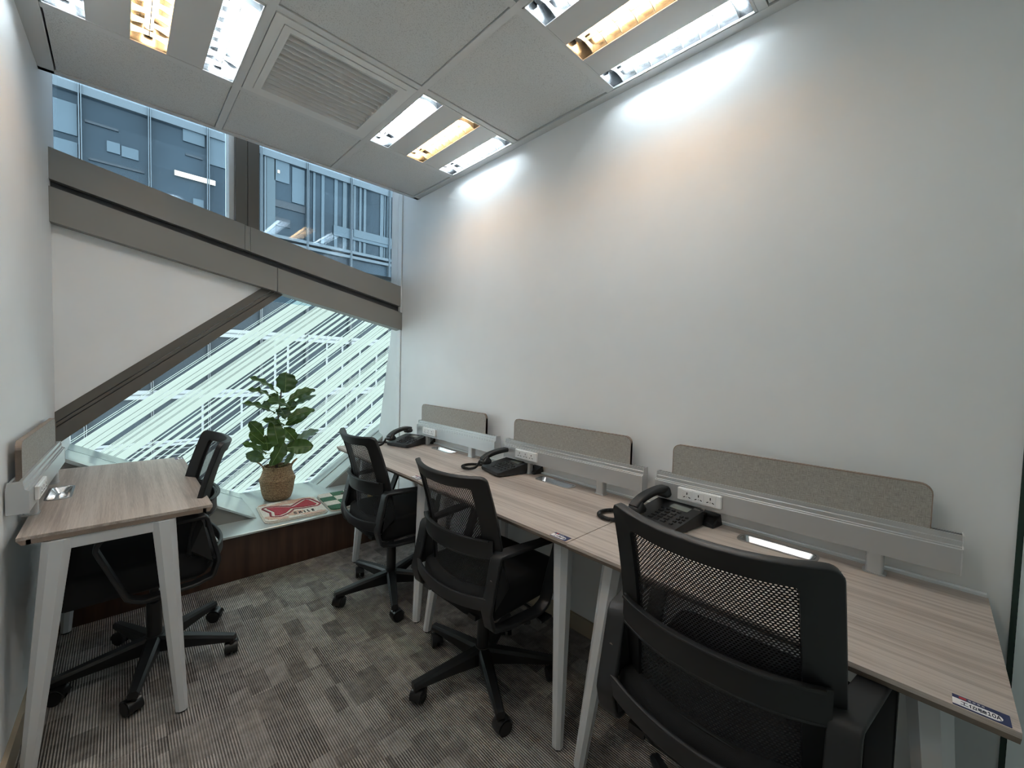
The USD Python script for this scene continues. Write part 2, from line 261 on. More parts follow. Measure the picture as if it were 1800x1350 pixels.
# ------------------------------------------------------------------ ceiling lights and air grille
def emit(name, col, s): return MAT(name, {'e': ('emission', {'color': col, 'strength': s})}, [], surface='e.emission')
E_COOL, E_WARM = emit('tube_cool', (.80, .93, 1.0), COOL), emit('tube_warm', (1.0, .58, .25), WARM)
def troffer(x0, y0, label):
    t = thing('ceiling_light', label, 'ceiling light', (x0, y0, H), group=None)
    a, b = .016, .584; D = .085
    tr = [(.018, .126), (.246, .354), (.474, .582)]
    fr = [bx(a-.001, b+.001, a-.001, a+.008, -.004, .02), bx(a-.001, b+.001, b-.008, b+.001, -.004, .02), bx(a-.001, a+.003, a, b, -.004, .02), bx(b-.003, b+.001, a, b, -.004, .02)]
    obj('frame', fr, TROFFER, t)
    obj('housing', [bx(a, b, a, b, D+.012, D+.018), bx(a, a+.001, a, b, .02, D+.012), bx(b-.001, b, a, b, .02, D+.012), bx(a, b, a, a+.001, .02, D+.012), bx(a, b, b-.001, b, .02, D+.012)], TROFFER, t)
    for q in ((.126, .246), (.354, .474)): obj('panel', bx(q[0], q[1], a+.008, b-.008, -.003, .004, .0008), TROFFER, t)
    for k, (u0, u1) in enumerate(tr):
        c = (u0+u1)/2; w = (u1-u0)/2
        s = np.linspace(-1, 1, 17); prof = np.stack([c+w*s, np.where(np.abs(s) > .999, 0, D*(1-np.abs(s)**2.6)**.8)], 1)
        P = np.vstack([prof, (prof-[c, 0])*[1.0, 1.0]+[c, .0015]]); n = len(s); V, F = [], []
        for yy in (a+.008, b-.008): V += [(p[0], yy, p[1]) for p in prof]
        for i in range(n-1): F += [(i, i+1, n+i+1), (i, n+i+1, n+i)]
        for e, yy in enumerate((a+.0085, b-.0085)):
            o = len(V); V += [(p[0], yy, p[1]) for p in prof]+[(c, yy, 0)]
            F += [(o+i, o+i+1, o+n) for i in range(n-1)]
        r = obj('reflector', trimesh.Trimesh(V, F, process=False), MIRROR, t, smooth=40)
        lamp = obj('lamp_tube', cyl((c, a+.04, .056), (c, b-.04, .056), .013, n=18), E_WARM if k == 1 else E_COOL, t, smooth=40, label='warm white tube' if k == 1 else 'cool white tube')
        for yy, d in ((a+.012, 1), (b-.012, -1)):
            obj('lamp_holder', [bx(c-.014, c+.014, yy, yy+d*.026, .038, .076, .003), cyl((c, yy+d*.026, .056), (c, yy+d*.032, .056), .0155)], SOCKETW, t, smooth=30)
        for i in range(8):                                       # cross blades with a dished lower edge
            yy = a+.056+i*(b-a-.112)/7
            pts = [(c-w*.97, .002), (c-w*.5, .010), (c, .013), (c+w*.5, .010), (c+w*.97, .002), (c+w*.92, .030), (c-w*.92, .030)]
            m = extr(sg.Polygon(pts), .0022)
            obj('louver_blade', mapped(m, (0, yy, 0), (1, 0, 0), (0, 0, 1), (0, 1, 0)), BLADE, t)
        obj('louver_spine', bx(c-.0012, c+.0012, a+.056, b-.056, .012, .026), BLADE, t)
    return t
troffer(0, -.6, 'recessed three-tube ceiling light in the upper left corner, left of the air grille')
troffer(1.2, -.6, 'small recessed three-tube ceiling light between air grille and right wall')
troffer(1.2, -1.8, 'large recessed three-tube ceiling light cut by the top edge near the right wall')
cl = thing('corridor_light', 'flat panel ceiling light in the corridor behind the glazed partition, out of the frame', 'ceiling light', (.9, -3.25, 2.6))
obj('frame', [bx(-.61, .61, -.31, -.295, -.012, 0), bx(-.61, .61, .295, .31, -.012, 0), bx(-.61, -.595, -.295, .295, -.012, 0), bx(.595, .61, -.295, .295, -.012, 0)], TROFFER, cl)
obj('diffuser', bx(-.594, .594, -.294, .294, -.010, -.002), emit('hall_lamp', (.90, .97, 1.0), HALL), cl)
troffer(0, -1.8, 'recessed three-tube ceiling light above the near end of the left wall, out of the frame')
v = thing('air_grille', 'square off-white louvred air grille set in the tiled ceiling', 'air vent', (.6, -.6, H))
a, b, c, d = .017, .583, .075, .525
def ring(x0, x1, y0, y1, w, z0, z1, bv=0): return [bx(x0, x1, y0, y0+w, z0, z1, bv), bx(x0, x1, y1-w, y1, z0, z1, bv), bx(x0, x0+w, y0+w, y1-w, z0, z1, bv), bx(x1-w, x1, y0+w, y1-w, z0, z1, bv)]
obj('outer_frame', ring(a, b, a, b, .034, -.006, .012), VENT, v)
obj('inner_frame', ring(.053, .547, .053, .547, .026, -.009, .012), VENT, v)
obj('plenum_box', [bx(.06, .54, .06, .54, .075, .08)]+ring(.06, .54, .06, .54, .002, .012, .08, 0), SLOT, v)
for i in range(14):
    yy = .082+i*(.436/13)
    obj('slat', hull([(.07, yy+dy, z) for dy, z in ((.0075, -.006), (.003, -.0075), (-.012, .026), (-.0095, .027))]+[(.53, yy+dy, z) for dy, z in ((.0075, -.006), (.003, -.0075), (-.012, .026), (-.0095, .027))]), VENT, v)

# ------------------------------------------------------------------ window end: sloping beam, brace, drywall triangle, sills
lerp = lambda p, q, t: np.asarray(p, float)+(np.asarray(q, float)-np.asarray(p, float))*t
XL, XR, YB = -.026, 1.829, .72
def strip(x0, x1, zt0, zt1, zb0, zb1, y0, y1):      # slice of the sloping beam between two x, top and bottom lines given at both ends
    f = lambda x, za, zb: za+(zb-za)*(x-XL)/(XR-XL)
    return hull([(x, y, f(x, *z)) for x in (x0, x1) for y in (y0, y1) for z in ((zt0, zt1), (zb0, zb1))])
beam = sgroup('trim_1')
for x0, x1 in ((XL-.03, .768), (.798, XR)): obj('upper_board', strip(x0, x1, 2.289, 1.915, 2.140, 1.757, YB, YB+.10), TAUPE, beam)
obj('joint_cover', strip(.770, .796, 2.287, 1.913, 2.142, 1.759, YB-.0, YB+.09), TAUPE, beam)
obj('slot', strip(XL-.03, XR, 2.145, 1.762, 2.08, 1.69, YB+.045, YB+.09), SLOT, beam)
for x0, x1 in ((XL-.03, .943), (.947, XR+.008)): obj('lower_board', strip(x0, x1, 2.102, 1.708, 1.936, 1.570, YB-.012, YB+.09), TAUPE, beam)
# upright casing between the two upper windows
zt = lambda x: 2.289+(1.915-2.289)*(x-XL)/(XR-XL)
col = sgroup('trim_2')
obj('casing_half', bx(.727, .7885, .755, .92, zt(.79)-.10, 2.95, .002), TAUPE_D, col); obj('casing_half', bx(.7905, .853, .755, .92, zt(.85)-.10, 2.95, .002), TAUPE_D, col)
obj('side_jamb', bx(.700, .727, .80, .92, zt(.7)-.10, 2.95, .001), TRIMW, col); obj('side_jamb', bx(.853, .861, .80, .92, zt(.86)-.10, 2.95, .001), TRIMW, col)
# drywall triangle
struct('wall_front', hull([(x, y, z) for y in (.765, .84) for x, z in ((-.08, .93), (-.08, 2.02), (1.0, 1.83), (.99, 1.78))]), WALL)
br = sgroup('trim_3')
def band(p0, p1, q0, q1, y0, y1): return hull([(x, y, z) for y in (y0, y1) for x, z in (p0, p1, q1, q0)])
L0, L1 = (-.045, 1.001), (.905, 1.793); A0, A1 = (-.045, .947), (.935, 1.765); B0, B1 = (-.045, .920), (.957, 1.753); C0, C1 = (-.045, .833), (1.010, 1.755)
obj('outer_band', band(L0, L1, A0, A1, .755, .90), TAUPE_D, br); obj('groove_strip', band((A0[0], A0[1]-.005), (A1[0], A1[1]-.004), (B0[0], B0[1]+.005), (B1[0], B1[1]+.004), .756, .90), TAUPE_D, br); obj('inner_band', band(B0, B1, C0, C1, .755, .93), TAUPE_D, br); obj('groove_back', band(A0, A1, B0, B1, .775, .90), SLOT, br)
# bench, apron, faceted sills
ZS = .275; YG = lambda z: 1.4075-.1*z            # plane of the lower glass
bn = sgroup('trim_4')
obj('bench_top', bx(-.10, 2.1, .515, 1.44, ZS-.014, ZS, .002), SILL, bn)
obj('apron', bx(-.10, 1.95, .530, .548, 0, ZS-.014), APRON, bn)
obj('bench_core', bx(-.10, 2.1, .60, 1.5, -.05, ZS-.02), BLACKGAP, bn)
lf = sgroup('trim_5')
G0, G1 = (-.06, YG(.80), .793), (.857, YG(.275), .275); M0, M1 = (-.06, 1.20, .776), (.842, 1.20, .283); F0, F1 = (-.06, .74, .818), (.841, .74, .272)
dn = np.array([0, 0, -.9])
def facet(p0, p1, q1, q0): P = [np.array(x, float) for x in (p0, p1, q1, q0)]; return hull(P+[np.array([x[0], x[1], max(.26, x[2]-.02)]) for x in P])
obj('sill_panel', facet(lerp(M0, G0, .03), lerp(M1, G1, .03), G1, G0), SILL, lf); obj('sill_panel', facet(F0, F1, lerp(M1, F1, .012), lerp(M0, F0, .012)), SILL, lf)
obj('cheek', hull([(x, y, z) for y in (.752, .80) for x, z in ((-.06, .27), (-.06, .805), (.835, .268))]), TAUPE, lf)
obj('underside', facet((-.06, 1.0, .74), (.8, 1.0, .265), (.8, 1.38, .262), (-.06, 1.33, .75)), SLOT, lf)
rf = sgroup('trim_6')
def rline(y, p, q): return (np.array([p[0], y, p[1]]), np.array([q[0], y, q[1]]))
def ext(p, q, t): return p+(q-p)*t
a0, a1 = np.array([1.351, YG(.27), .268]), np.array([1.981, YG(.746), .746]); b0, b1 = np.array([1.376, 1.25, .275]), np.array([1.945, 1.25, .702]); c0, c1 = np.array([1.398, 1.12, .275]), np.array([1.881, 1.12, .650])
a1, b1, c1 = ext(a0, a1, 1.12), ext(b0, b1, 1.22), ext(c0, c1, 1.30)
obj('sill_panel', facet(lerp(b0, a0, .12), lerp(b1, a1, .12), a1, a0), SILL, rf)
obj('groove_strip', facet(b0-[0, 0, .02], b1-[0, 0, .02], lerp(b1, a1, .12)-[0, 0, .02], lerp(b0, a0, .12)-[0, 0, .02]), SLOT, rf)
obj('sill_panel', facet(c0, c1, lerp(c1, b1, .97), lerp(c0, b0, .97)), SILL, rf)
obj('cheek', hull([(x, y, z) for y in (1.125, 1.16) for x, z in ((c0[0]+.012, .262), (2.1, .262), (c1[0], c1[2]-.012))]), TAUPE, rf)
# right reveal: white splayed panel and its vertical trims
rv = sgroup('trim_7')
rvp = [(WX+.004, .78), (2.075, 1.249), (1.981, 1.333)]
obj('reveal_panel', hull([(WX+.006, .79, .2), (WX+.006, .79, 2.0), (2.079, YG(1.59), 1.59), (2.10, YG(1.9), 1.95), (1.984, YG(.746), .75), (1.93, YG(.3), .25), (2.3, .79, .2), (2.3, .79, 2.0), (2.3, 1.4, .2), (2.3, 1.3, 2.0)]), WALL, rv)
for y0, y1, dx in ((.700, .716, .004), (.718, .752, -.004), (.754, .790, .004)): obj('trim_strip', bx(WX+dx, WX+.12, y0, y1, .2, 3.0, .002), TRIMW, rv)
struct('trim_8', [bx(WX+.003, WX+.12, .79, .896, 1.9, 3.0)], WALL)
# lower wall below the windows, outside
struct('trim_9', [hull([(x, y, z) for y, z in ((.93, 1.99), (.93, 2.02), (1.24, 1.98), (1.24, 2.01)) for x in (-.3, 2.3)])], TAUPE_D)

# ------------------------------------------------------------------ windows
w1 = sgroup('window_1')
obj('glass_pane', bx(-.2, .74, .895, .905, 1.7, 2.95), GLASS_UP, w1); obj('glass_pane', bx(.84, 1.95, .895, .905, 1.7, 2.95), GLASS_UP, w1)
w2 = sgroup('window_2')
ez = np.array([0, .1, -1.0]); ez = -ez/np.linalg.norm(ez); en = np.array([0, -1, -.1]); en /= np.linalg.norm(en)
O2 = np.array([0, YG(0), 0]); S2 = lambda x, z: O2+np.array([x, 0, 0])+ez*(z/ez[2])
wp = [(-.30, .93), (.86, .262), (1.345, .262), (2.02, .78), (2.10, 1.60), (2.10, 2.0), (-.30, 2.0)]
poly = sg.Polygon([(x, z/ez[2]) for x, z in wp])
gl = extr(poly, .008)
obj('glass_pane', mapped(gl, O2, (1, 0, 0), ez, -en), GLASS_LO, w2)
# printed white stripes on the outer face: clear gaps read off down one upright line (pixels below the beam)
gaps = [(502, 505.5), (506.6, 508.4), (509.5, 514), (524, 524.6), (532, 532.6), (540, 547.5), (549, 549.5), (551, 551.5), (557, 557.6), (558.8, 559.4), (567, 567.7), (569, 569.7), (583, 586.5), (588.6, 593), (599, 604), (610, 616), (617.7, 623), (627, 636), (638, 641), (648.3, 648.9), (655, 658), (659.2, 667), (671, 671.6), (679, 679.6),
        (684, 684.6), (692.5, 698.5), (701, 701.6), (709.5, 710.1), (718, 718.6), (726, 732), (733.2, 734.6), (735.8, 737), (738.2, 739.4), (747, 747.6), (753, 756.5), (758, 759.2), (766, 766.6), (774, 781), (782.2, 783.4), (784.6, 785.8), (787, 788.2), (796, 796.6), (805, 805.6), (812, 820), (823, 823.6), (832, 832.7), (841, 841.7), (848, 855), (858, 858.7)]
zpx = lambda p: np.interp(p, [500, 540, 600, 700, 830, 900], [1.907, 1.73, 1.459, .993, .358, .01])
sd = np.array([1.211-.205, (1.682-.837)/ez[2]]); sd /= np.linalg.norm(sd); sn = np.array([-sd[1], sd[0]])
org = np.array([1.30, 0])
def sval(px_): return float((np.array([1.30, zpx(px_)/ez[2]])-org) @ sn)
edges = [sval(470)]+[e for gq in gaps for e in map(sval, ((gq[0]+gq[1])/2-max(.38, .50*(gq[1]-gq[0])), (gq[0]+gq[1])/2+max(.38, .50*(gq[1]-gq[0]))))]+[sval(935)]
frit = []
for k in range(0, len(edges)-1, 2):
    hi, lo = edges[k], edges[k+1]
    if k == 0: hi = lo-.001; continue
    q = sg.Polygon([org+sn*hi-sd*4, org+sn*hi+sd*4, org+sn*lo+sd*4, org+sn*lo-sd*4]).intersection(poly)
    for gm in getattr(q, 'geoms', [q]):
        if gm.area > 1e-6: frit.append(mapped(extr(gm, .0012), O2-en*.0085, (1, 0, 0), ez, -en))
obj('frit_print', frit, FRIT, w2, kind='stuff')
# ------------------------------------------------------------------ outside: office block across the street, road
FACY = 25.0
PANES = [plain(f'facade_glass_{k}', c, .2, .0, noise=.22, scale=.30, specular_ior_level=.12) for k, c in enumerate(((.0165, .023, .028), (.013, .0185, .023), (.021, .0285, .034), (.0095, .0138, .0172)))]
FPALE = plain('facade_pale', (.040, .047, .051), .5); FBLIND = plain('facade_blind', (.028, .040, .047), .6, noise=.06, scale=.5); FDARK = plain('facade_dark', (.0035, .005, .007), .6); FCURT = plain('facade_curtain', (.032, .042, .047), .6)
FWHITE = plain('facade_white', (.12, .132, .136), .4); FCOL = plain('facade_column', (.024, .033, .036), .6)
E_OFF = emit('office_lamp', (1.0, .88, .70), 1.2)
bd = thing('office_building', 'blue-grey glazed office block with pale mullions and floor bands across the street', 'building', (0, FACY, 0))
random.seed(5)
obj('core', bx(-12, 14.9, .8, 12, -14, 30), FDARK, bd)
mx = [-13.05+2.42*i for i in range(18)]
mx = [-0.947-2.38*4+2.38*i for i in range(4)]+[-.947, 1.403, 3.73, 6.2, 8.70, 11.42, 14.15, 14.95]
rows = [(-13.0, -9.9), (-9.6, -6.4), (-6.1, -3.3), (-3.0, -.85), (-.4, 2.5), (2.95, 8.2), (8.75, 13.1), (14.0, 18), (18.6, 23), (23.5, 28)]
for i in range(len(mx)-1):
    for z0, z1 in rows: obj('pane', bx(mx[i]+.04, mx[i+1]-.04, .30, .36, z0, z1), PANES[random.choice([0, 0, 1, 1, 2, 3]) if z0 < 2 or i > 7 else random.choice([0, 0, 1])], bd)
for x in mx:
    obj('mullion', [bx(x-.055, x-.015, 0, .34, -13, 28), bx(x+.015, x+.055, 0, .34, -13, 28)], FPALE, bd)
for z0, z1, mt in ((-9.9, -9.6, FWHITE), (-6.4, -6.1, FWHITE), (-3.3, -3.0, FWHITE), (-.85, -.40, FWHITE), (2.5, 2.95, FWHITE), (13.1, 14.0, FPALE), (18, 18.6, FPALE), (23, 23.5, FPALE)):
    obj('floor_band', [bx(-12, 14.95, .1, .4, z0, z0+(z1-z0)*.42), bx(-12, 14.95, .1, .4, z1-(z1-z0)*.42, z1), bx(-12, 14.95, .2, .4, z0, z1)] if z0 < 3 else bx(-12, 14.95, .12, .4, z0, z1), mt, bd)
obj('transom', [bx(-12, 14.95, .05, .4, 8.22, 8.40), bx(-12, 14.95, .05, .4, 8.55, 8.73)], FPALE, bd)
def fb(name, x0, x1, z0, z1, mt, y=.22, t=.06): obj(name, bx(x0, x1, y, y+t, z0, z1), mt, bd)
for x0, x1, z0, z1 in ((-2.0, -1.05, 11.2, 12.6), (-2.0, -1.05, 9.6, 10.9), (.4, 1.0, 10.85, 11.35), (-.1, .35, 10.9, 11.4), (2.7, 3.6, 12.5, 13.1), (3.8, 4.8, 11.7, 13.1), (6.9, 7.7, 11.9, 13.1), (7.85, 8.55, 10.9, 13.0), (3.1, 3.55, 8.9, 9.7)): fb('roller_blind', x0, x1, z0, z1, FBLIND)
for x0, x1, z0, z1 in ((6.95, 8.6, 10.4, 10.8), (6.95, 7.75, 9.3, 9.8), (-.8, .3, 11.95, 12.05), (2.8, 3.5, 11.8, 11.9), (1.6, 3.5, 9.2, 9.3), (-.7, 1.2, 10.3, 10.4)): fb('ceiling_slot', x0, x1, z0, z1, FDARK)
fb('column', 6.5, 6.95, 8.75, 13.1, FCOL); fb('column', 6.38, 6.48, 8.75, 13.1, FPALE)
fb('ceiling_lamp', 2.35, 4.05, 10.62, 10.86, E_OFF, .12)
fb('ceiling_lamp', 7.05, 7.16, 12.35, 12.5, E_OFF, .12)
for x in (9.05, 9.55, 10.35, 10.9, 11.6, 12.0, 12.3, 13.5, 13.75, 14.0, 14.4, 14.6): fb('curtain', x, x+random.uniform(.08, .3), 8.75 if x > 10.3 else 8.8, 13.1, FCURT if x > 10.6 else FBLIND)
fb('spandrel', 10.3, 14.9, 9.5, 10.15, FBLIND, .14); fb('spandrel', 11.6, 14.9, 9.7, 10.2, FCURT, .10)
for x in (9.9, 10.9, 12.1, 13.3, 14.9, 7.6, 6.9): fb('upright', x, x+.12, -.4, 2.5, FWHITE)
for x in (9.9, 11.2, 11.9, 13.0, 14.9, 5.2, 3.4): fb('upright', x, x+.11, -3.0, -.85, FWHITE)
for i in range(9): fb('louver_rail', -10, 14.9, -6.0+i*.31, -5.93+i*.31, FPALE, .2)
for i in range(9): fb('louver_rail', -10, 14.9, -9.4+i*.33, -9.32+i*.33, FPALE, .2)
cr = thing('construction_tower', 'pinkish scaffolded block seen past the right end of the glazed office block', 'building', (15.6, 29, 0))
obj('frame_posts', [bx(x, x+.15, -.5, -.35, -14, 26) for x in np.arange(-.5, 9, .9)], BRICKR, cr); obj('frame_decks', [bx(-.6, 9, -.6, -.3, z, z+.18) for z in np.arange(-13, 26, 1.1)], BRICKR, cr); obj('wall', bx(-.5, 9, 0, 6, -14, 26), PANES[2], cr)
struct('floor_outside', bx(-60, 80, 3, 60, -14.3, -14), plain('street_grey', (.22, .22, .22), .8, noise=.15, scale=.4))

# ------------------------------------------------------------------ desks
ZT = .738
def sticker(desk, x, y, txt, flip=False):
    """x, y: reading corner (left, lower) in desk frame; reads along -y, up is +x (mirrored for the left desk)"""
    ex, ey = ((0, -1, 0), (1, 0, 0)) if not flip else ((0, 1, 0), (-1, 0, 0))
    P = lambda m, h: mapped(m, (x, y, ZT+h), ex, ey, (0, 0, 1))
    s = obj('number_sticker', P(extr(sg.Polygon(rrect2(.066, .034, .001)+[.033, .017]), .0006), 0), NAVY, desk, label='navy and white sticker reading '+txt)
    pill = sg.Polygon([(0, .0035), (.048, .0035)]+[(.048+.0095*math.sin(t), .013-.0095*math.cos(t)) for t in np.linspace(0, math.pi, 12)]+[(0, .0225)])
    obj('pill', P(extr(pill, .0003), .0006), WHITEP, s)
    obj('emblem', P(extr(sg.Polygon(rrect2(.009, .006, .0015)+[.0125, .0285]), .0003), .0006), REDP, s)
    st = []
    def stroke(pts, w=.0011): st.append(extr(sg.LineString(pts).buffer(w/2, cap_style=2), .0003))
    def glyph(x0, y0, h, lines):
        for l in lines: stroke([(x0+a*h, y0+b*h) for a, b in l])
    gy, gh = .0075, .0095
    glyph(.0095, gy, gh, [[(.05, .95), (.9, .95)], [(.47, .95), (.47, .08)], [(0, .06), (.95, .06)]])
    glyph(.0195, gy, gh, [[(.28, 1), (.05, .6)], [(.18, .75), (.18, 0)], [(.66, 1), (.66, .8)], [(.4, .76), (1, .76)], [(.52, .6), (.58, .12)], [(.9, .62), (.8, .12)], [(.36, .06), (1, .06)]])
    glyph(.0297, gy, gh, [[(.08, .95), (.4, .95), (.4, .7), (.08, .7), (.08, .95)], [(0, .55), (.46, .55)], [(.12, .5), (.1, .3), (.4, .3), (.36, .02), (.2, .04)], [(.55, .85), (1, .85)], [(.78, 1), (.78, .7)], [(.58, .7), (1, .7), (.92, .5)], [(.6, .7), (.55, .02)], [(.65, .42), (1, .42)], [(.75, .42), (.7, .05)], [(.88, .42), (.9, .06), (1, .06)]])
    tm = meshkit.text_mesh(txt, .0105, .0003, bold=True); tm.apply_translation([-tm.bounds[0][0], .0082, 0]); tm.apply_scale([.0150/tm.bounds[1][0], 1, 1]); tm.apply_translation([.0405, 0, 0])
    st.append(tm)
    obj('lettering', [P(m, .0009) for m in st], INK, s)
    w = [extr(sg.box(.019+i*.0052+a, .0272+b, .019+i*.0052+a+dx, .0272+b+dy), .0003) for i in range(4) for a, b, dx, dy in ((0, .0022, .0036, .0006), (.0014, 0, .0006, .003), (0, 0, .0036, .0005))]
    obj('small_print', [P(m, .0006) for m in w], WHITEP, s)
def leg(desk, top, foot, wt=.068, wf=.036):
    """tapered splayed leg with chamfered corners, on a black glide"""
    (tx, ty), (fx, fy) = top, foot; o8 = lambda w: np.array([(s*w/2*a, t*w/2*b) for s, t in ((1, 1), (-1, 1), (-1, -1), (1, -1)) for a, b in ((1, .45), (.45, 1))])
    T, F = o8(wt), o8(wf)
    l = obj('leg', hex8([(tx+a, ty+b, ZT-.028) for a, b in T], [(fx+a, fy+b, .008) for a, b in F]), LEGM, desk)
    obj('glide', hex8([(fx+a*.8, fy+b*.8, .0085) for a, b in F], [(fx+a*.75, fy+b*.75, 0) for a, b in F]), BLACKP, l)
def port(desk, cx, cy, L=.225, W=.075):
    p = obj('cable_port', mapped(extr(sg.Polygon(rrect2(W, L, .026, 6)).difference(sg.Polygon(rrect2(W-.014, L-.014, .020, 6))), .003), (cx, cy, ZT), (1, 0, 0), (0, 1, 0), (0, 0, 1)), STEEL, desk, label='stainless steel cable port')
    out, low = rrect2(W-.013, L-.013, .021, 6), rrect2(W-.040, L-.040, .016, 6); V = [(cx+q[0], cy+q[1], ZT+.001) for q in out]+[(cx+q[0], cy+q[1], ZT-.020) for q in low]; n = len(out); F = []
    for i in range(n): j = (i+1) % n; F += [(i, j, n+j), (i, n+j, n+i)]
    F += [(n, n+i, n+i+1) for i in range(1, n-1)]
    obj('tray', trimesh.Trimesh(V, F, process=False), STEEL, p, smooth=30)
    return sg.box(cx-W/2+.006, cy-L/2+.006, cx+W/2-.006, cy+L/2-.006)
def desk(label, x0, x1, y0, y1, pc, txt, st, legs, flip=False, t=.025):
    d = thing('desk', label, 'desk')
    hole = sg.Polygon(rrect2(.063, .213, .020, 5)+[pc[0], pc[1]])
    b = .004
    top = sg.box(x0, y0, x1, y1).difference(hole); core = sg.box(x0+.012, y0+.012, x1-.012, y1-.012).difference(hole)
    obj('tabletop', mapped(extr(top, .010), (0, 0, ZT-.010), (1, 0, 0), (0, 1, 0), (0, 0, 1)), WOOD, d)
    obj('edge_band', hull([(x, y, ZT-.010) for x in (x0, x1) for y in (y0, y1)]+[(x, y, ZT-t) for x in (x0+.010, x1-.010) for y in (y0+.010, y1-.010)]) if False else
        [hull([(x0, y0, ZT-.010), (x0, y1, ZT-.010), (x0+.03, y0, ZT-.010), (x0+.03, y1, ZT-.010), (x0+.010, y0, ZT-t), (x0+.010, y1, ZT-t), (x0+.03, y0, ZT-t), (x0+.03, y1, ZT-t)]),
         hull([(x1, y0, ZT-.010), (x1, y1, ZT-.010), (x1-.03, y0, ZT-.010), (x1-.03, y1, ZT-.010), (x1-.010, y0, ZT-t), (x1-.010, y1, ZT-t), (x1-.03, y0, ZT-t), (x1-.03, y1, ZT-t)]),
         bx(x0+.02, x1-.02, y0, y0+.03, ZT-t, ZT-.0095), bx(x0+.02, x1-.02, y1-.03, y1, ZT-t, ZT-.0095)], EDGE, d)
    obj('underside', bx(x0+.03, x1-.03, y0+.03, y1-.03, ZT-t, ZT-.0215), LEGM, d)
    port(d, *pc)
    for a, f in legs: leg(d, a, f)
    ya, yb = min(l[0][1] for l in legs), max(l[0][1] for l in legs); xa, xb = min(l[0][0] for l in legs), max(l[0][0] for l in legs)
    for yy in (ya, yb): obj('cross_beam', bx(xa, xb, yy-.02, yy+.02, ZT-.065, ZT-.0255, .002), LEGM, d)
    for xx in (xa+.06, xb-.06): obj('side_beam', bx(xx-.015, xx+.015, ya, yb, ZT-.06, ZT-.0255, .002), LEGM, d)
    bs = (x1-.002, x1+.014) if not flip else (x0-.014, x0+.002)
    if not flip: obj('back_strip', bx(*bs, y0+.002, y1-.002, ZT-.03, ZT+.008, .001), TRIMW, d)
    sticker(d, st[0], st[1], txt, flip)
    return d
FX, TX, BXT, BXF = 1.272, 1.345, 1.70, 1.775
def dlegs(yn, yf): return [((TX, yf-.105), (FX, yf-.045)), ((BXT, yf-.105), (BXF, yf-.045)), ((TX, yn+.105), (FX, yn+.045)), ((BXT, yn+.105), (BXF, yn+.045))]
desk('wood-grain desk with white legs nearest the camera, corner sticker reading 10A', 1.236, 1.812, -2.390, -1.468, (1.735, -1.935), '10A', (1.2385, -2.314), dlegs(-2.39, -1.478))
desk('wood-grain desk with white legs in the middle of the right wall row', 1.240, 1.812, -1.465, -.553, (1.742, -.995), '10B', (1.2425, -1.390), dlegs(-1.475, -.563))
desk('wood-grain desk with white legs at the window end of the right wall row', 1.244, 1.812, -.550, .480, (1.745, -.04), '10C', (1.2465, -.474), [((TX, .24), (1.30, .30)), ((BXT, .24), (BXF, .30)), ((TX, -.45), (FX, -.508)), ((BXT, -.45), (BXF, -.508))])
desk('wood-grain desk with white splayed legs standing alone against the left wall', -.029, .458, -.350, .690, (.026, .18), '10D', (.4555, .615), [((.315, -.345+.02), (.357, -.395)), ((.055, -.325), (-.012, -.38)), ((.315, .60), (.357, .505)), ((.055, .60), (.012, .495))], flip=True)

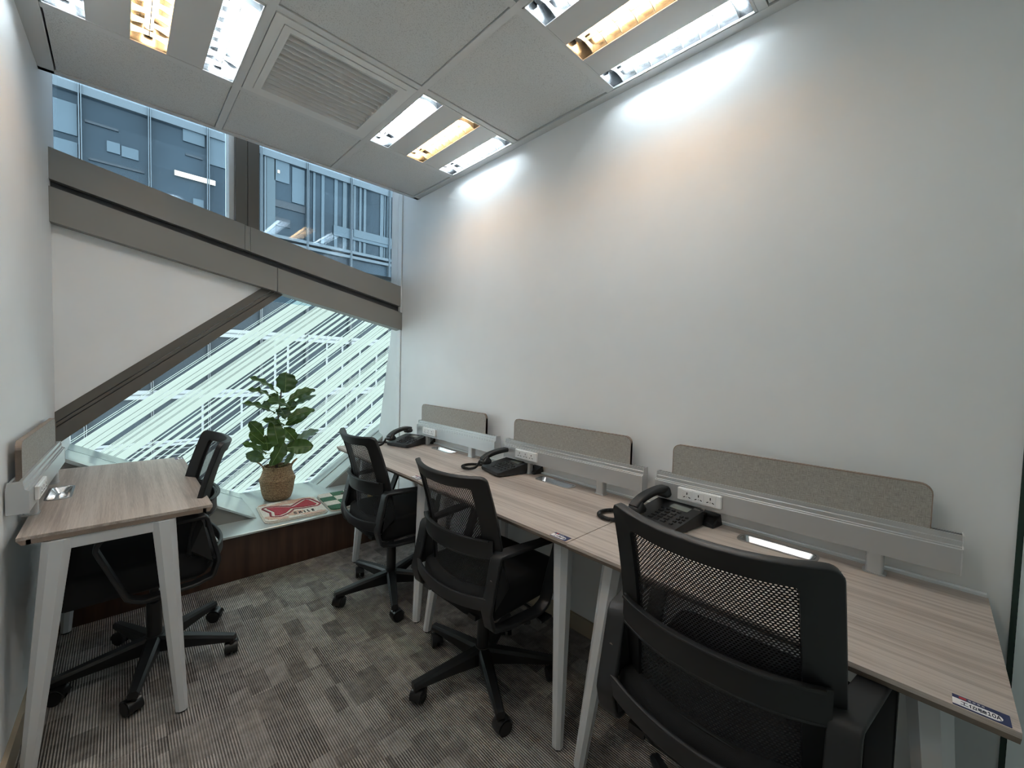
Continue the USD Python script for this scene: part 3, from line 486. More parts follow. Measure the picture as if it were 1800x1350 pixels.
# ------------------------------------------------------------------ desk screens with power rail
def screen(label, ya, yb, pa, pb, sy, posts, side=1, xw=1.79, rz=0):
    """ya>yb rail ends, pa>pb panel ends, sy socket strip centre. side=1 faces -x from the right wall, -1 faces +x from the left wall; xw: back face."""
    s = thing('desk_screen', label, 'desk screen', (xw, 0, 0), rz)
    X = lambda d: -side*d                                   # d: distance in front of the back face
    prof = [(0, .800), (.048, .800), (.048, .866), (.044, .868), (.044, .871), (.039, .873), (.039, .884), (.034, .886), (.034, .899), (.026, .899), (.026, .888), (.012, .888), (.012, .899), (.006, .899), (.006, .873), (0, .868)]
    m = extr(sg.Polygon(prof), ya-yb)
    obj('rail', mapped(m, (0, yb, 0), (X(1), 0, 0), (0, 0, 1), (0, 1, 0)), ALU, s)
    cap = sg.Polygon([(.0, .798), (.049, .798), (.049, .868), (.040, .874), (.036, .900), (.004, .900), (.0, .870)])
    for yy in (ya-.0005, yb-.0025): obj('end_cap', mapped(extr(cap, .003), (0, yy, 0), (X(1), 0, 0), (0, 0, 1), (0, 1, 0)), ALUCAP, s)
    L = pa-pb; pr = []
    for cx, a0 in ((L-.028, 0), (.028, 90)):
        for k in range(7): a = math.radians(a0+15*k); pr.append((cx+.028*math.cos(a), .100+.028*math.sin(a)))
    pr = sg.Polygon([(L, 0)]+pr+[(0, 0)])
    obj('panel', mapped(extr(pr, .013), (X(.0125), pb, .889), (0, 1, 0), (0, 0, 1), (X(1), 0, 0)), FABRIC, s)
    edge = pr.difference(pr.buffer(-.0025))
    obj('edge_piping', mapped(extr(edge, .0145), (X(.0118), pb, .8895), (0, 1, 0), (0, 0, 1), (X(1), 0, 0)), EDGE, s)
    for py in posts:
        o = obj('support_post', [mapped(extr(sg.Polygon(rrect2(.034, .040, .008)), .062), (X(.024), py, ZT+.002), (1, 0, 0), (0, 1, 0), (0, 0, 1)), mapped(extr(sg.Polygon(rrect2(.040, .052, .010)), .004), (X(.024), py, ZT+.0005), (1, 0, 0), (0, 1, 0), (0, 0, 1))], ALU, s, smooth=30)
    w, h = .158, .048; cz = .838
    pl = obj('socket_plate', rbox(X(.048) if side < 0 else X(.060), X(.060) if side < 0 else X(.048), sy-w/2, sy+w/2, cz-h/2, cz+h/2, .004, False) if False else bx(X(.047), X(.059), sy-w/2, sy+w/2, cz-h/2, cz+h/2, .003), PLASTW, s)
    for k in range(3):
        cy = sy+(1-k)*.042*side
        obj('socket', bx(X(.0585), X(.0605), cy-.0185, cy+.0185, cz-.0185, cz+.0185, .0008), PLASTW, pl)
        hl = [sg.Point(0, .0085).buffer(.0022), sg.Point(0, .0035).buffer(.002), sg.box(-.0012, .0035, .0012, .0085)]+[sa.translate(sa.rotate(sg.box(-.0038, -.0014, .0038, .0014), r), dx, -.0075) for dx, r in ((-.0095, 25), (.0095, -25))]+[sg.box(-.0008, -.0095, .0008, -.0075), sg.box(-.0008, -.0055, .0008, -.0035)]
        obj('socket_holes', [mapped(extr(q, .0006), (X(.0603), cy, cz), (0, -side, 0), (0, 0, 1), (X(1), 0, 0)) for q in hl], BLACKGAP, pl)
    return s
screen('grey fabric desk screen on aluminium socket rail, nearest the camera', -1.512, -2.336, -1.568, -2.279, -1.685, (-1.66, -2.172))
screen('middle grey fabric desk screen on aluminium socket rail along the right wall', -.622, -1.452, -.675, -1.385, -.798, (-.79, -1.245))
screen('smallest-looking grey fabric desk screen, at the window end of the right wall', .298, -.538, .274, -.435, .132, (.20, -.305))
screen('desk screen on aluminium socket rail standing on the desk at the left wall', .535, -.295, .48, -.23, -.13, (-.085, .39), side=-1, xw=-.046, rz=-1.6)

# ------------------------------------------------------------------ telephones
def phone(label, x, y, rz):
    p = thing('desk_phone', label, 'telephone', (x, y, ZT), rz)
    hz = lambda u: .022+(u+.10)*.19                          # sloping face
    B = sg.Polygon(rrect2(.20, .19, .014)); ring_ = np.array(B.exterior.coords)[:-1]
    body = hull([(a*.97, b*.97, .004) for a, b in ring_]+[(a, b, hz(a)*.55) for a, b in ring_]+[(a*.985, b*.985, hz(a)) for a, b in ring_])
    obj('body', body, CHARC, p, smooth=25)
    obj('stand', [hull([(.055, -.075, .001), (.055, .075, .001), (.135, -.085, .001), (.135, .075, .001), (.06, -.075, .02), (.06, .075, .02), (.128, -.085, .040), (.128, .075, .040)]), hull([(.10, -.125, .001), (.165, -.125, .001), (.10, -.06, .001), (.165, -.06, .001), (.105, -.12, .012), (.160, -.12, .040), (.105, -.06, .012), (.160, -.06, .040)])], BLACKP, p)
    F = lambda u, v, h=0: np.array([u, v, hz(u)+h])
    ez_ = np.array([-.19, 0, 1]); ez_ /= np.linalg.norm(ez_); ex_ = np.array([1, 0, .19]); ex_ /= np.linalg.norm(ex_)
    def key(u, v, w, l): return hull([F(u+a*w/2, v+b*l/2, .0) for a in (-1, 1) for b in (-1, 1)]+[F(u+a*w*.38, v+b*l*.38, .0048) for a in (-1, 1) for b in (-1, 1)])
    ks = [key(-.062+i*.021, .022-j*.026, .013, .018) for i in range(4) for j in range(3)]
    fk = [key(-.062+i*.021, -.062-j*.018, .011, .012) for i in range(4) for j in range(1)]+[key(.022, .028-j*.022, .008, .014) for j in range(4)]+[key(-.035+i*.02, -.080, .009, .010) for i in range(3)]
    obj('keypad', ks, BLACKG, p); obj('function_keys', fk, BLACKG, p)
    obj('display', hull([F(u, v, h) for u in (.042, .074) for v in (-.058, .016) for h in (-.002, .0016)]), LCD, p)
    obj('indicator', hull([F(u, v, h) for u in (.080, .086) for v in (-.085, -.060) for h in (-.002, .0022)]), CHROME, p)
    hs = []
    pth = smooth_path([(-.108, .062, .060), (-.075, .062, .082), (-.01, .062, .099), (.055, .062, .104), (.098, .062, .098)], 16)
    hs.append(sweep(pth, rrect2(.040, .024, .009), up=(0, 0, 1)))
    hs.append(hull(np.vstack([_sph1*.016+(-.088+dx, .062+dy, .052) for dx in (-.012, .014) for dy in (-.012, .012)]+[_sph1*.012+(-.086, .062+dy, .072) for dy in (-.012, .012)])))
    hs.append(hull(np.vstack([_sph1*.016+(.080+dx, .062+dy, .085) for dx in (-.012, .012) for dy in (-.012, .012)]+[_sph1*.012+(.080, .062+dy, .100) for dy in (-.012, .012)])))
    obj('handset', hs, CHARC, p, smooth=50)
    ctl = smooth_path([(-.098, .072, .045), (-.104, .088, .050), (-.112, .098, .030), (-.135, .100, .012), (-.172, .115, .010), (-.168, .175, .010), (-.112, .188, .010), (-.062, .150, .010), (-.050, .110, .012), (-.06, .096, .016)], 240)
    n = len(ctl); T = np.gradient(ctl, axis=0); T /= np.linalg.norm(T, axis=1, keepdims=True); a = np.cross(T, [0, 0, 1.0]); a /= np.linalg.norm(a, axis=1, keepdims=True); b = np.cross(T, a)
    nn = 1500; f = np.linspace(0, n-1, nn); I = lambda q: np.stack([np.interp(f, np.arange(n), q[:, k]) for k in range(3)], 1)
    ph = f/(n-1)*2*math.pi*95; rad = .0062*np.clip(np.minimum(f, n-1-f)/14, 0, 1)
    coil = I(ctl)+rad[:, None]*(np.cos(ph)[:, None]*I(a)+np.sin(ph)[:, None]*I(b))
    obj('cord', [tube(coil, .0017, 4), tube(ctl[12:-12], .0045, 6)], BLACKP, p)
    return p
phone('black corded desk phone partly hidden behind the nearest chair', 1.655, -1.600, -9)
phone('black corded desk phone on the middle desk of the right wall row', 1.690, -.690, -12)
phone('black corded desk phone on the desk at the window end, seen side on', 1.640, .262, 18)

# ------------------------------------------------------------------ task chairs
def chair(label, x, y, rz, dz, base_deg):
    c = thing('office_chair', label, 'office chair', (x, y, 0), rz)
    # star base
    hubm = lathe([(0, .055), (.030, .055), (.036, .070), (.038, .115), (.030, .128), (0, .128)], 24)
    base = obj('star_base', hubm, BLACKP, c, smooth=30)
    for k in range(5):
        a = math.radians(base_deg-rz+72*k); e = np.array([math.cos(a), math.sin(a), 0]); s = np.array([-e[1], e[0], 0]); Z = np.array([0, 0, 1.0])
        def sec(r, w, zt_, zb_): return [e*r+s*(w*q)+Z*z for q, z in ((-.30, zt_), (.30, zt_), (-.5, zt_-.010), (.5, zt_-.010), (-.42, zb_), (.42, zb_))]
        arm = trimesh.util.concatenate([hex8(sec(.022, .052, .126, .060), sec(.15, .044, .112, .066)), hex8(sec(.15, .044, .112, .066), sec(.305, .034, .092, .066))])
        obj('base_arm', arm, BLACKP, base)
        ca = a+math.radians([40, -70, 110, 20, -30][k]); ce = np.array([math.cos(ca), math.sin(ca), 0]); cs = np.array([-ce[1], ce[0], 0]); o = e*.290
        cm = [cyl(o+Z*.045, o+Z*.075, .009)]
        wc = o-ce*.014+Z*.0275
        for q in (-1, 1): cm.append(cyl(wc+cs*q*.006, wc+cs*q*.024, .0275, .0262, 22))
        th = np.radians(np.arange(-10, 171, 15)); hood = [wc+ce*math.cos(t)*.0315+Z*math.sin(t)*.0315+cs*q for t in th for q in (-.022, .022)]
        cm.append(hull([p for p in hood if True]) if False else sweep(np.array([wc+ce*math.cos(t)*.0305+Z*math.sin(t)*.0305 for t in th]), rrect2(.046, .003, .001, 1), up=np.array([ce*math.cos(t)+Z*math.sin(t) for t in th])))
        obj('caster', cm, BLACKG, base, smooth=30)
    obj('gas_lift', [cyl((0, 0, .12), (0, 0, .27), .026), cyl((0, 0, .27), (0, 0, .37+dz), .015)], BLACKP, c, smooth=30)
    mech = obj('tilt_mechanism', [hull([(a, b, z+dz) for a, b, z in ((-.11, -.06, .385), (.12, -.06, .385), (-.11, .06, .385), (.12, .06, .385), (-.07, -.045, .335), (.09, -.045, .335), (-.07, .045, .335), (.09, .045, .335))]), bx(-.19, .19, -.16, -.12, .380+dz, .398+dz), bx(-.19, .19, .12, .16, .380+dz, .398+dz)], BLACKP, c)
    obj('lever', [tube(smooth_path([(.05, -.05, .355+dz), (.06, -.16, .350+dz), (.065, -.235, .338+dz)], 8), .005, 8), hull([(.045, -.225, .336+dz), (.085, -.225, .336+dz), (.035, -.285, .330+dz), (.095, -.285, .330+dz), (.045, -.225, .342+dz), (.085, -.225, .342+dz), (.035, -.285, .338+dz), (.095, -.285, .338+dz)])], BLACKP, mech)
    obj('hang_tag', [mapped(extr(sg.Polygon(rrect2(.030, .050, .006)), .0012), (.058, -.19, .300+dz), (.8, -.6, 0), (.15, .2, .97), (.6, .8, 0)), tube([(.06, -.19, .35+dz), (.058, -.188, .326+dz)], .001, 5)], BLACKG, mech)
    # seat
    S = _sph1
    cush = hull(np.vstack([S*.034+(px_, py_, z+dz) for px_, py_, z in ((-.13, -.185, .452), (-.13, .185, .452), (.21, -.190, .452), (.21, .190, .452), (.275, -.165, .418), (.275, .165, .418), (.24, -.185, .400), (.24, .185, .400), (-.13, -.185, .405), (-.13, .185, .405), (-.165, -.10, .445), (-.165, .10, .445), (-.165, -.10, .405), (-.165, .10, .405), (.03, 0, .458))]))
    seat = obj('seat', cush, BLACKS, c, smooth=60)
    sh = hull([(a, b, z+dz) for a, b, z in ((-.16, -.205, .42), (-.16, .205, .42), (.25, -.215, .42), (.25, .215, .42), (-.205, -.10, .42), (-.205, .10, .42), (-.12, -.17, .352), (-.12, .17, .352), (.20, -.17, .362), (.20, .17, .362), (.29, -.15, .40), (.29, .15, .40), (-.19, 0, .41))])
    obj('seat_shell', sh, BLACKP, seat)
    # back surface: v up 0..1 from z .47 to .91, u -1..1
    def back(u, v):
        z = .462+.448*v; xm = -.165-.095*v+.03*math.sin(math.pi*v)*(.6); w = .222-.010*v
        return np.array([xm+.072*abs(u)**2.3*(1-.15*v), w*u, z+dz-.010*(1-u*u)*max(0, v-.6)*2.0])
    nu, nv = 22, 22; V, UV, F = [], [], []
    for i in range(nv+1):
        for j in range(nu+1):
            u, vv = -1+2*j/nu, i/nv; V.append(back(u*.985, vv*.985+.005)); UV.append((u*.222, vv*.448))
    for i in range(nv):
        for j in range(nu): q = i*(nu+1)+j; F += [(q, q+1, q+nu+2), (q, q+nu+2, q+nu+1)]
    bk = obj('backrest_mesh', trimesh.Trimesh(V, F, process=False), MESHW, c, smooth=True, uv=UV)
    def rr(u0, v0, u1, v1, ru, rv):                          # rounded rectangle in (u, v), 4 corners x 6 plus edges, same count for both loops
        out = []
        for cx, cy, a0 in ((u1-ru, v1-rv, 0), (u0+ru, v1-rv, 90), (u0+ru, v0+rv, 180), (u1-ru, v0+rv, 270)):
            c6 = [(cx+ru*math.cos(math.radians(a0+18*k)), cy+rv*math.sin(math.radians(a0+18*k))) for k in range(6)]
            out.append(c6)
        res = []
        for i in range(4):
            res += out[i]; p, q = np.array(out[i][-1]), np.array(out[(i+1) % 4][0]); res += [tuple(p+(q-p)*k/10) for k in range(1, 10)]
        return res
    def bnorm(u, v): n = np.cross(back(u, v+.01)-back(u, v-.01), back(u+.01, v)-back(u-.01, v)); return n/np.linalg.norm(n)
    Lo, Li = rr(-1, 0, 1, 1.01, .10, .05), rr(-.73, .035, .73, .915, .05, .03); V, F, k = [], [], len(Lo)
    mo = [tuple(np.array(p)*[.985, 1]+[0, .0 if p[1] > .5 else .0]) for p in Lo]
    for (a, c_), (i, j) in zip(Lo, Li):
        po, pi2 = back(a, c_), back(i, j); no, ni = bnorm(a*.98, min(c_, .98)), bnorm(i, j); d_ = (po-pi2)/np.linalg.norm(po-pi2)
        V += [po+no*.007, po-no*.007, po-d_*.004-no*.011, pi2+d_*.003-ni*.009, pi2-ni*.005, pi2+ni*.008, po-d_*.004+no*.010]
    for i in range(k):
        j = (i+1) % k
        for q in range(7): r_ = (q+1) % 7; F += [(i*7+q, j*7+q, j*7+r_), (i*7+q, j*7+r_, i*7+r_)]
    fm = trimesh.Trimesh(V, F, process=False)
    if fm.volume < 0: fm.invert()
    obj('back_frame', fm, BLACKP, c, smooth=40)
    def crossbar(v0, hh, th, off, umax, bulge=0.0, name='lumbar_band'):
        us = np.linspace(-umax, umax, 21); P = np.array([back(u, v0)+[-off-bulge*(1-(u/umax)**2), 0, 0] for u in us])
        return obj(name, sweep(P, rrect2(th, hh, min(th, hh)*.35, 2), up=(0, 0, 1)), BLACKP, c, smooth=40)
    lb = crossbar(.405, .066, .009, .022, .93)
    for vv in (.405+.074, .405-.074):
        us = np.linspace(-.90, .90, 21); obj('lip', sweep(np.array([back(u, vv)+[-.027, 0, 0] for u in us]), rrect2(.013, .007, .0025, 2)), BLACKP, lb, smooth=40)
    us = np.linspace(-1, 1, 21); P = np.array([(-.180-.048*(1-u*u), .224*u, .462+dz-.012*(1-u*u)) for u in us])
    obj('rear_bar', sweep(P, rrect2(.013, .046, .005, 2)), CHARC, c, smooth=40)
    for sgn in (-1, 1):                                       # closed loop arms
        pts = [(-.150, .628), (-.192, .440), (-.172, .372), (-.110, .358), (.045, .362), (.085, .385), (.165, .590), (.145, .628)]
        rp = np.array(sg.Polygon(pts).buffer(-.016).buffer(.016, quad_segs=4).exterior.coords)[:-1]; rp = rs(np.vstack([rp, rp[:1]]), 72)[:-1]
        pa = np.array([(a, sgn*(.222+.034*np.clip((a+.15)/.22, 0, 1)), z+dz) for a, z in rp])
        ctr = pa.mean(0); up = pa-ctr; up[:, 1] = 0; up /= np.linalg.norm(up, axis=1, keepdims=True)
        obj('armrest', sweep(pa, rrect2(.050, .015, .005, 2), True, up), CHARC, c, smooth=45)
        obj('back_bracket', hull([(a, sgn*b, z+dz) for a, b, z in ((-.10, .200, .56), (-.10, .240, .50), (-.17, .240, .44), (-.12, .200, .46), (-.14, .240, .60), (-.12, .210, .64))]), BLACKP, c)
        obj('screw_cap', cyl((-.165, sgn*.222, .545+dz), (-.176, sgn*.222, .545+dz), .005), CHROME, c)
    return c
chair('black mesh office chair nearest the camera, back turned, at the front right desk', 1.245, -1.965, 0, .078, 57)
chair('middle black mesh office chair of the three along the right row of desks', 1.295, -1.000, 2, .006, 170)
chair('black mesh office chair at the window end of the right row', 1.310, -.165, -1, .020, 174)
chair('black mesh office chair pushed under the desk against the left wall', .300, -.020, 180, .040, 256)

# ------------------------------------------------------------------ plant in a woven basket
PX, PY = 1.040, 1.075
BASK = MAT('seagrass', {'g': ('geometry', {}), 'm': ('mapping', {'scale': (150.0, 150.0, 95.0)}), 'n': ('noise_texture', {'scale': 1.0, 'detail': 3.0}), 'w': ('wave_texture', {'bands_direction': 'z', 'scale': 34.0, 'distortion': 1.0}), 'a': ('math', {'math_type': 'multiply_add', 'value2': .3}),
    'r': ('rgb_ramp', {'ramp': [(.35, lin('54412f')), (.6, lin('8c7355')), (.85, lin('b49b78'))]}), 'b': ('bump', {'strength': .9, 'distance': .006}), 'p': ('principled_bsdf', {'roughness': .8})},
    [('g.position', 'm.vector'), ('m.vector', 'n.vector'), ('g.position', 'w.vector'), ('w.fac', 'a.value1'), ('n.fac', 'a.value3'), ('a.value', 'r.fac'), ('r.color', 'p.base_color'), ('a.value', 'b.height'), ('b.normal', 'p.normal')])
bk = thing('woven_basket', 'round-bellied woven seagrass basket with two loop handles on the window bench', 'basket', (PX, PY, ZS))
prof = [(0, 0), (.070, 0), (.088, .012), (.100, .045), (.108, .09), (.112, .128), (.119, .150), (.118, .158), (.108, .178), (.097, .21), (.091, .235), (.090, .248), (.086, .250), (.083, .245), (.088, .20), (.098, .16), (.096, .06), (.07, .012), (0, .012)]
obj('body', lathe(prof, 48), BASK, bk, smooth=50)
obj('rim_braid', tube([(.089*math.cos(t), .089*math.sin(t), .247+.0015*math.sin(18*t)) for t in np.linspace(0, 2*math.pi, 73)], .0045, 8), BASK, bk, smooth=60)
for a in (175, -12):
    e = np.array([math.cos(math.radians(a)), math.sin(math.radians(a)), 0]); s = np.array([-e[1], e[0], 0])
    q = [e*.088+s*-.022+[0, 0, .215], e*.094+s*-.020+[0, 0, .25], e*.118+s*-.012+[0, 0, .280], e*.128+[0, 0, .288], e*.118+s*.012+[0, 0, .280], e*.094+s*.020+[0, 0, .25], e*.088+s*.022+[0, 0, .215]]
    obj('handle', tube(smooth_path(q, 24), .0045, 8), BASK, bk, smooth=60)
obj('soil', lathe([(0, .205), (.088, .205), (.088, .2), (0, .2)], 32), plain('soil', lin('3a2c20'), .95, noise=.4, scale=80, bump=.004), bk)
def leafmat(n, c1, c2): return MAT(n, {'g': ('geometry', {}), 'n': ('noise_texture', {'scale': 14.0, 'detail': 2.0}), 'r': ('rgb_ramp', {'ramp': [(.3, lin(c1)), (.7, lin(c2))]}), 'p': ('principled_bsdf', {'roughness': .34}), 't': ('translucent_bsdf', {'color': lin('5f7a2a')}), 'mx': ('mix_closure', {'fac': .16})},
    [('g.position', 'n.vector'), ('n.fac', 'r.fac'), ('r.color', 'p.base_color'), ('p.BSDF', 'mx.closure1'), ('t.BSDF', 'mx.closure2')], surface='mx.closure')
LEAF = [leafmat('leaf_green', '2f4a22', '456332'), leafmat('leaf_deep', '24392b', '35503a'), leafmat('leaf_grey', '5b7468', '78918a')]
VEIN = plain('leaf_vein', lin('8c9a68'), .5); BARK = plain('bark', lin('564a40'), .8, noise=.25, scale=120)
pt = thing('fiddle_leaf_plant', 'fiddle-leaf fig with broad dark green leaves in the woven basket by the window', 'plant', (PX, PY, ZS))
stem = smooth_path([(0, 0, .20), (-.012, .0, .27), (-.022, .0, .33), (-.008, .0, .42), (.0, .0, .55), (.012, 0, .68), (.022, 0, .79), (.028, 0, .86)], 30)
obj('trunk', sweep(stem, circ(.008, 10), up=(0, 1, 0), scale=np.linspace(1.15, .5, 30)), BARK, pt, smooth=60)
def leaf(base, tip, width, face, mat, droop=.12, cup=.25):
    """obovate blade from base to tip (plant frame), upper side towards face"""
    b, t = np.array(base, float), np.array(tip, float); d = t-b; L = np.linalg.norm(d); d /= L
    f = np.array(face, float); s = np.cross(d, f); s /= np.linalg.norm(s); f = np.cross(s, d)
    nl, nw = 14, 8; V, F = [], []
    for i in range(nl+1):
        u = i/nl; w = width/2*(math.sin(math.pi*min(1, u**.80))**.62)*(.62+.55*u) if 0 < u < 1 else .002
        c_ = b+d*(L*u)+f*(L*droop*(math.sin(math.pi*u*.9))) 
        for j in range(nw+1):
            q = -1+2*j/nw; rip = .010*math.sin(7*u*math.pi+2*q)*abs(q)*(width/.1)
            V.append(c_+s*(w*q)+f*(cup*w*abs(q)**1.4+rip-.002*math.cos(10*math.pi*u)*(1-abs(q))))
    for i in range(nl):
        for j in range(nw): k = i*(nw+1)+j; F += [(k, k+1, k+nw+2), (k, k+nw+2, k+nw+1)]
    n0 = len(V); lf_ = obj('leaf', trimesh.Trimesh(V, F, process=False), mat, pt, smooth=True)
    mid = np.array([V[i*(nw+1)+nw//2]+f*.0012 for i in range(nl)])
    si = stem[np.argmin(np.abs(stem[:, 2]-b[2])+.3*np.linalg.norm(stem[:, :2]-b[:2], axis=1))]
    obj('leaf_stalk', [sweep(mid, circ(.0020, 6), up=f, scale=np.linspace(1, .35, nl)), tube([si, (si+b)/2+[0, 0, -.004], b+d*.004], .0022, 6)], VEIN, lf_)
kx = .00107*1.0
def P_(cx, cy, dy=0): return (1.0810-PX+(cx-375)*.001018, dy, 1.054-ZS-(cy-235)*.00093)
for (b, t, w, fc, m_, dr) in (
    ((375, 225, -.02), (387, 62, .0), .165, (.1, -1, .15), 1, .06), ((330, 228, -.02), (140, 104, -.05), .085, (-.5, -.35, .8), 0, .08), ((296, 258, -.03), (128, 200, -.08), .085, (-.2, -.5, .85), 0, .10),
    ((312, 384, -.02), (103, 298, -.06), .085, (-.4, -.4, .8), 0, .08), ((398, 288, -.02), (578, 208, -.04), .095, (.3, -.6, .75), 0, .10), ((425, 345, .03), (612, 258, .05), .060, (.3, -.5, .8), 2, .04),
    ((400, 330, -.04), (232, 285, -.13), .100, (0, -.7, .7), 0, .10), ((340, 345, -.03), (355, 420, -.12), .110, (.1, -1, .3), 1, .10), ((388, 442, -.02), (572, 372, -.05), .095, (.2, -.7, .7), 0, .10), ((392, 492, .02), (560, 398, .06), .085, (.2, -.8, .4), 1, .04),
    ((290, 425, -.05), (322, 650, -.09), .125, (-.2, -1, .15), 0, .06), ((370, 482, -.03), (218, 430, -.08), .080, (-.1, -.6, .8), 0, .08), ((248, 560, .02), (165, 445, .04), .095, (.2, -1, .1), 1, .04), ((240, 612, -.04), (148, 510, -.06), .085, (-.4, -.9, .3), 0, .06),
    ((250, 692, -.05), (92, 588, -.10), .090, (-.3, -.5, .8), 0, .08), ((245, 735, -.02), (130, 680, -.03), .095, (-.2, -.9, .3), 2, .05), ((362, 598, -.05), (258, 772, -.12), .115, (.3, -1, .2), 0, .08), ((440, 610, -.05), (355, 495, -.07), .095, (.2, -1, .1), 0, .06),
    ((372, 660, -.05), (548, 660, -.10), .130, (.1, -1, .35), 0, .06), ((458, 622, .0), (612, 548, -.02), .080, (.2, -.6, .8), 2, .08), ((445, 600, .04), (527, 640, .08), .090, (0, -1, .2), 1, .04), ((262, 560, .03), (285, 690, .05), .100, (0, -1, .1), 1, .04),
    ((375, 800, -.02), (430, 700, -.03), .050, (.2, -1, .1), 2, .03), ((345, 300, .03), (300, 240, .06), .080, (0, -1, .2), 1, .03), ((410, 380, .03), (455, 290, .05), .08, (0, -1, .2), 1, .03), ((330, 690, .03), (420, 720, .07), .085, (0, -1, .2), 1, .03), ((300, 340, .05), (250, 320, .08), .085, (0, -1, .2), 2, .03)):
    leaf(P_(*b), P_(*t), w, fc, LEAF[m_], dr)

# ------------------------------------------------------------------ two tufted rugs on the bench
def tuft(n, c, d=.10): return MAT(n, {'g': ('geometry', {}), 'n': ('noise_texture', {'scale': 160.0, 'detail': 3.0}), 'r': ('rgb_ramp', {'ramp': [(.3, tuple(x*(1-2.2*d) for x in lin(c))), (.7, tuple(min(1, x*(1+d)) for x in lin(c)))]}), 'b': ('bump', {'strength': 1.0, 'distance': .006}), 'p': ('principled_bsdf', {'roughness': 1.0, 'sheen_weight': .2})},
    [('g.position', 'n.vector'), ('n.fac', 'r.fac'), ('r.color', 'p.base_color'), ('n.fac', 'b.height'), ('b.normal', 'p.normal')])
T_CREAM, T_PINK, T_RED, T_DRED, T_GREEN, T_GOLD, T_BROWN, T_BLK = tuft('tuft_cream', 'e6dfd2'), tuft('tuft_pink', 'd9b39c'), tuft('tuft_red', 'b4142f', .14), tuft('tuft_dark_red', '8a1a2a'), tuft('tuft_green', '1f6a46', .2), tuft('tuft_gold', 'c39a52', .16), tuft('tuft_brown', '4a2c22'), tuft('tuft_black', '2a2226')
def pile(poly, o, ex, ey, h, seg=.012):
    poly = poly.simplify(.0004); m = extr(poly, h)
    m = m.subdivide_to_size(seg, max_iter=6) if False else m
    return mapped(m, o, ex, ey, (0, 0, 1))
def rug(label, c00, c10, c11, c01):
    a = np.array(c00); return thing('tufted_rug', label, 'rug', (a[0], a[1], ZS))
# rug 1: bow, local frame u along the front edge (0..0.38), v to the window (0..0.375)
r1 = rug('cream and pink tufted rug with a red bow beside the basket on the bench', (.846, .575), 0, 0, 0)
e1 = np.array([.377, -.031, 0]); U1 = np.linalg.norm(e1); e1 /= U1; e2 = np.array([.03, .39, 0]); V1 = np.linalg.norm(e2); e2 /= V1
R1 = lambda poly, h0, h: mapped(extr(poly, h), (0, 0, h0), e1, e2, (0, 0, 1))
B = sg.Polygon(rrect2(U1, V1, .045, 6)+[U1/2, V1/2])
obj('backing', R1(B, .0005, .008), T_CREAM, r1)
obj('field', R1(B.buffer(-.007), .008, .006), T_CREAM, r1)
rng = np.random.default_rng(4)
bow = lambda s: sg.Polygon([(.5+(x-.5)*s, .5+(y-.5)*s) for x, y in ((.10, .74), (.13, .80), (.24, .78), (.44, .60), (.50, .57), (.57, .60), (.80, .90), (.86, .90), (.93, .60), (.95, .42), (.90, .36), (.70, .40), (.53, .47), (.47, .46), (.34, .22), (.22, .17), (.13, .24), (.17, .42))])
S1 = lambda p: sa.scale(p, U1, V1, origin=(0, 0))
inner = S1(sg.Polygon([(.14, .70), (.28, .66), (.47, .535), (.53, .53), (.60, .60), (.80, .82), (.83, .78), (.90, .50), (.87, .46), (.68, .46), (.53, .505), (.47, .495), (.36, .32), (.26, .25), (.20, .27), (.22, .45)]).buffer(.012))
ring2 = S1(sg.Polygon([(.14, .70), (.28, .66), (.47, .535), (.53, .53), (.60, .60), (.80, .82), (.83, .78), (.90, .50), (.87, .46), (.68, .46), (.53, .505), (.47, .495), (.36, .32), (.26, .25), (.20, .27), (.22, .45)]))
out_o, out_i = ring2.buffer(.034), ring2.buffer(.022)
pink = [sa.translate(sg.Polygon([(math.cos(t)*rng.uniform(.025, .05), math.sin(t)*rng.uniform(.012, .03)) for t in np.linspace(0, 2*math.pi, 14)[:-1]]), rng.uniform(.03, U1-.03), rng.choice([rng.uniform(.02, .09), rng.uniform(.30, .37), rng.uniform(.02, V1)])) for _ in range(24)]
from shapely.ops import unary_union
pinks = unary_union([p.buffer(0) for p in pink]).intersection(B.buffer(-.010)).difference(out_o)
for gm in getattr(pinks, 'geoms', [pinks]):
    if gm.area > 2e-5: obj('pink_patch', R1(gm, .0105, .005), T_PINK, r1)
obj('bow_outline', R1(out_o.difference(out_i).intersection(B.buffer(-.006)), .0105, .006), T_DRED, r1)
obj('bow', R1(inner, .0105, .007), T_RED, r1)
sm = []
def stk(lines, x0, h=.048):
    for l in lines: sm.append(S1(sg.LineString([(x0+a*h*1.0, .155+b*h*2.1) for a, b in l]).buffer(.008)))
stk([[(.8, .9), (.3, 1), (.1, .75), (.7, .45), (.8, .2), (.3, 0), (0, .2)]], .47); stk([[(0, 0), (.1, .8), (.4, .5), (.6, .9), (.8, .1)], [(.1, .8), (.1, 0)]], .55); stk([[(.1, .8), (.1, 0)]], .635); stk([[(.1, 1), (.1, .05), (.5, .05)]], .69); stk([[(.6, .9), (.1, .9), (.1, .05), (.6, .05)], [(.1, .5), (.5, .5)]], .76)
obj('lettering', R1(unary_union(sm), .0105, .0065), T_BLK, r1, label='dark tufted letters reading smile')
r2 = rug('green and white checked tufted rug with a gold picture, partly behind a chair', (1.236, .548), 0, 0, 0)
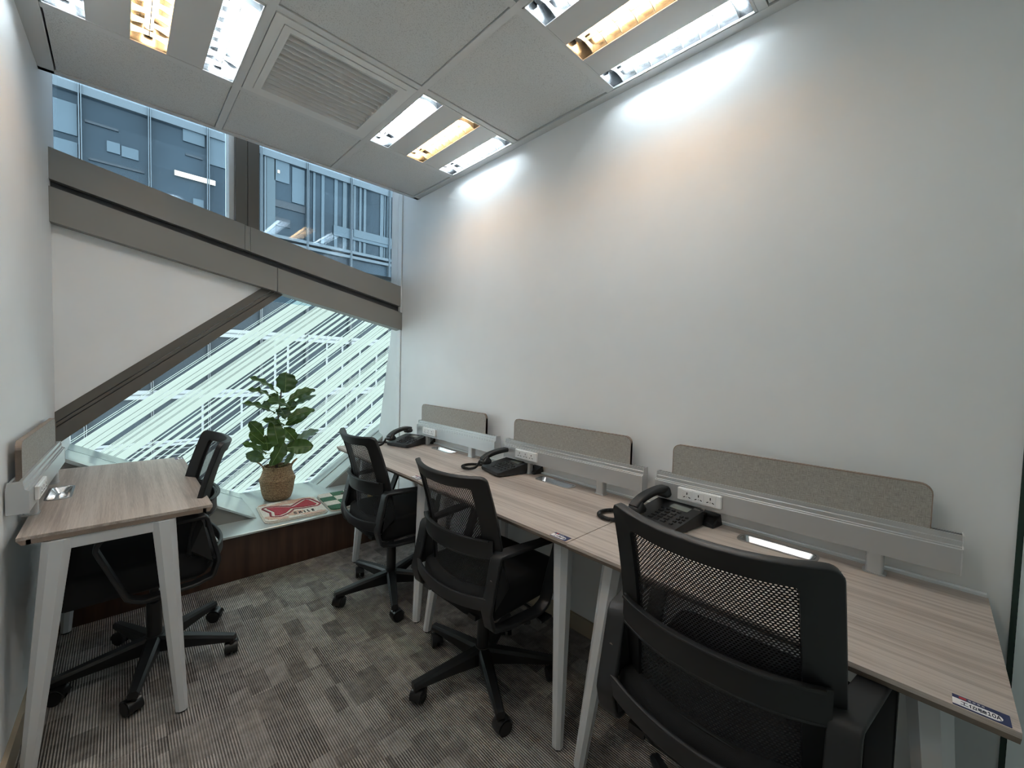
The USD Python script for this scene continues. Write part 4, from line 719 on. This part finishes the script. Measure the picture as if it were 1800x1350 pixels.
f1 = np.array([.44, -.03, 0]); U2 = np.linalg.norm(f1); f1 /= U2; f2 = np.array([.03, .39, 0]); V2 = np.linalg.norm(f2); f2 /= V2
R2 = lambda poly, h0, h: mapped(extr(poly, h), (0, 0, h0), f1, f2, (0, 0, 1))
B2 = sg.Polygon(rrect2(U2, V2, .035, 6)+[U2/2, V2/2])
obj('backing', R2(B2, .0005, .009), T_CREAM, r2)
q = .098
for i in range(5):
    for j in range(4):
        c_ = sg.box(i*q+.002, j*q+.002, (i+1)*q-.002, (j+1)*q-.002).intersection(B2.buffer(-.003))
        pict = sa.scale(sg.Polygon([(.36, .12), (.95, .10), (.95, .60), (.84, .72), (.5, .70), (.38, .52), (.30, .30)]), U2, V2, origin=(0, 0)); c_ = c_.difference(pict)
        for gm in getattr(c_, 'geoms', [c_]):
            if gm.area > 1e-5: obj('check_square', R2(gm, .009, .007), T_GREEN if (i+j) % 2 == 0 else T_CREAM, r2)
obj('gold_field', R2(pict.buffer(-.002), .009, .007), T_GOLD, r2)
obj('brown_band', R2(sa.scale(sg.LineString([(.36, .52), (.55, .66), (.85, .70)]).buffer(.028), U2, V2, origin=(0, 0)), .0105, .0075), T_BROWN, r2)
obj('scroll', R2(unary_union([sa.scale(sg.LineString([(.40+.13*k+.03*math.cos(t), .80+.05*math.sin(t)) for t in np.linspace(0, 4.5, 10)]).buffer(.013), U2, V2, origin=(0, 0)) for k in range(4)]), .0105, .0075), T_BROWN, r2)
obj('cream_fleck', R2(sa.scale(sg.LineString([(.42, .36), (.47, .30), (.55, .28)]).buffer(.02), U2, V2, origin=(0, 0)), .0105, .0075), T_CREAM, r2)
# white floor bracket at the foot of the apron, under the left desk
ob = thing('floor_bracket', 'small white metal bracket at the foot of the brown apron under the left desk', 'bracket', (.012, .505, 0))
obj('plate', mapped(extr(sg.Polygon(rrect2(.036, .115, .010)+[0, .0575]).difference(sg.Point(.006, .03).buffer(.005)), .003), (0, .004, 0), (1, 0, 0), (0, 0, 1), (0, -1, 0)), PLASTW, ob)
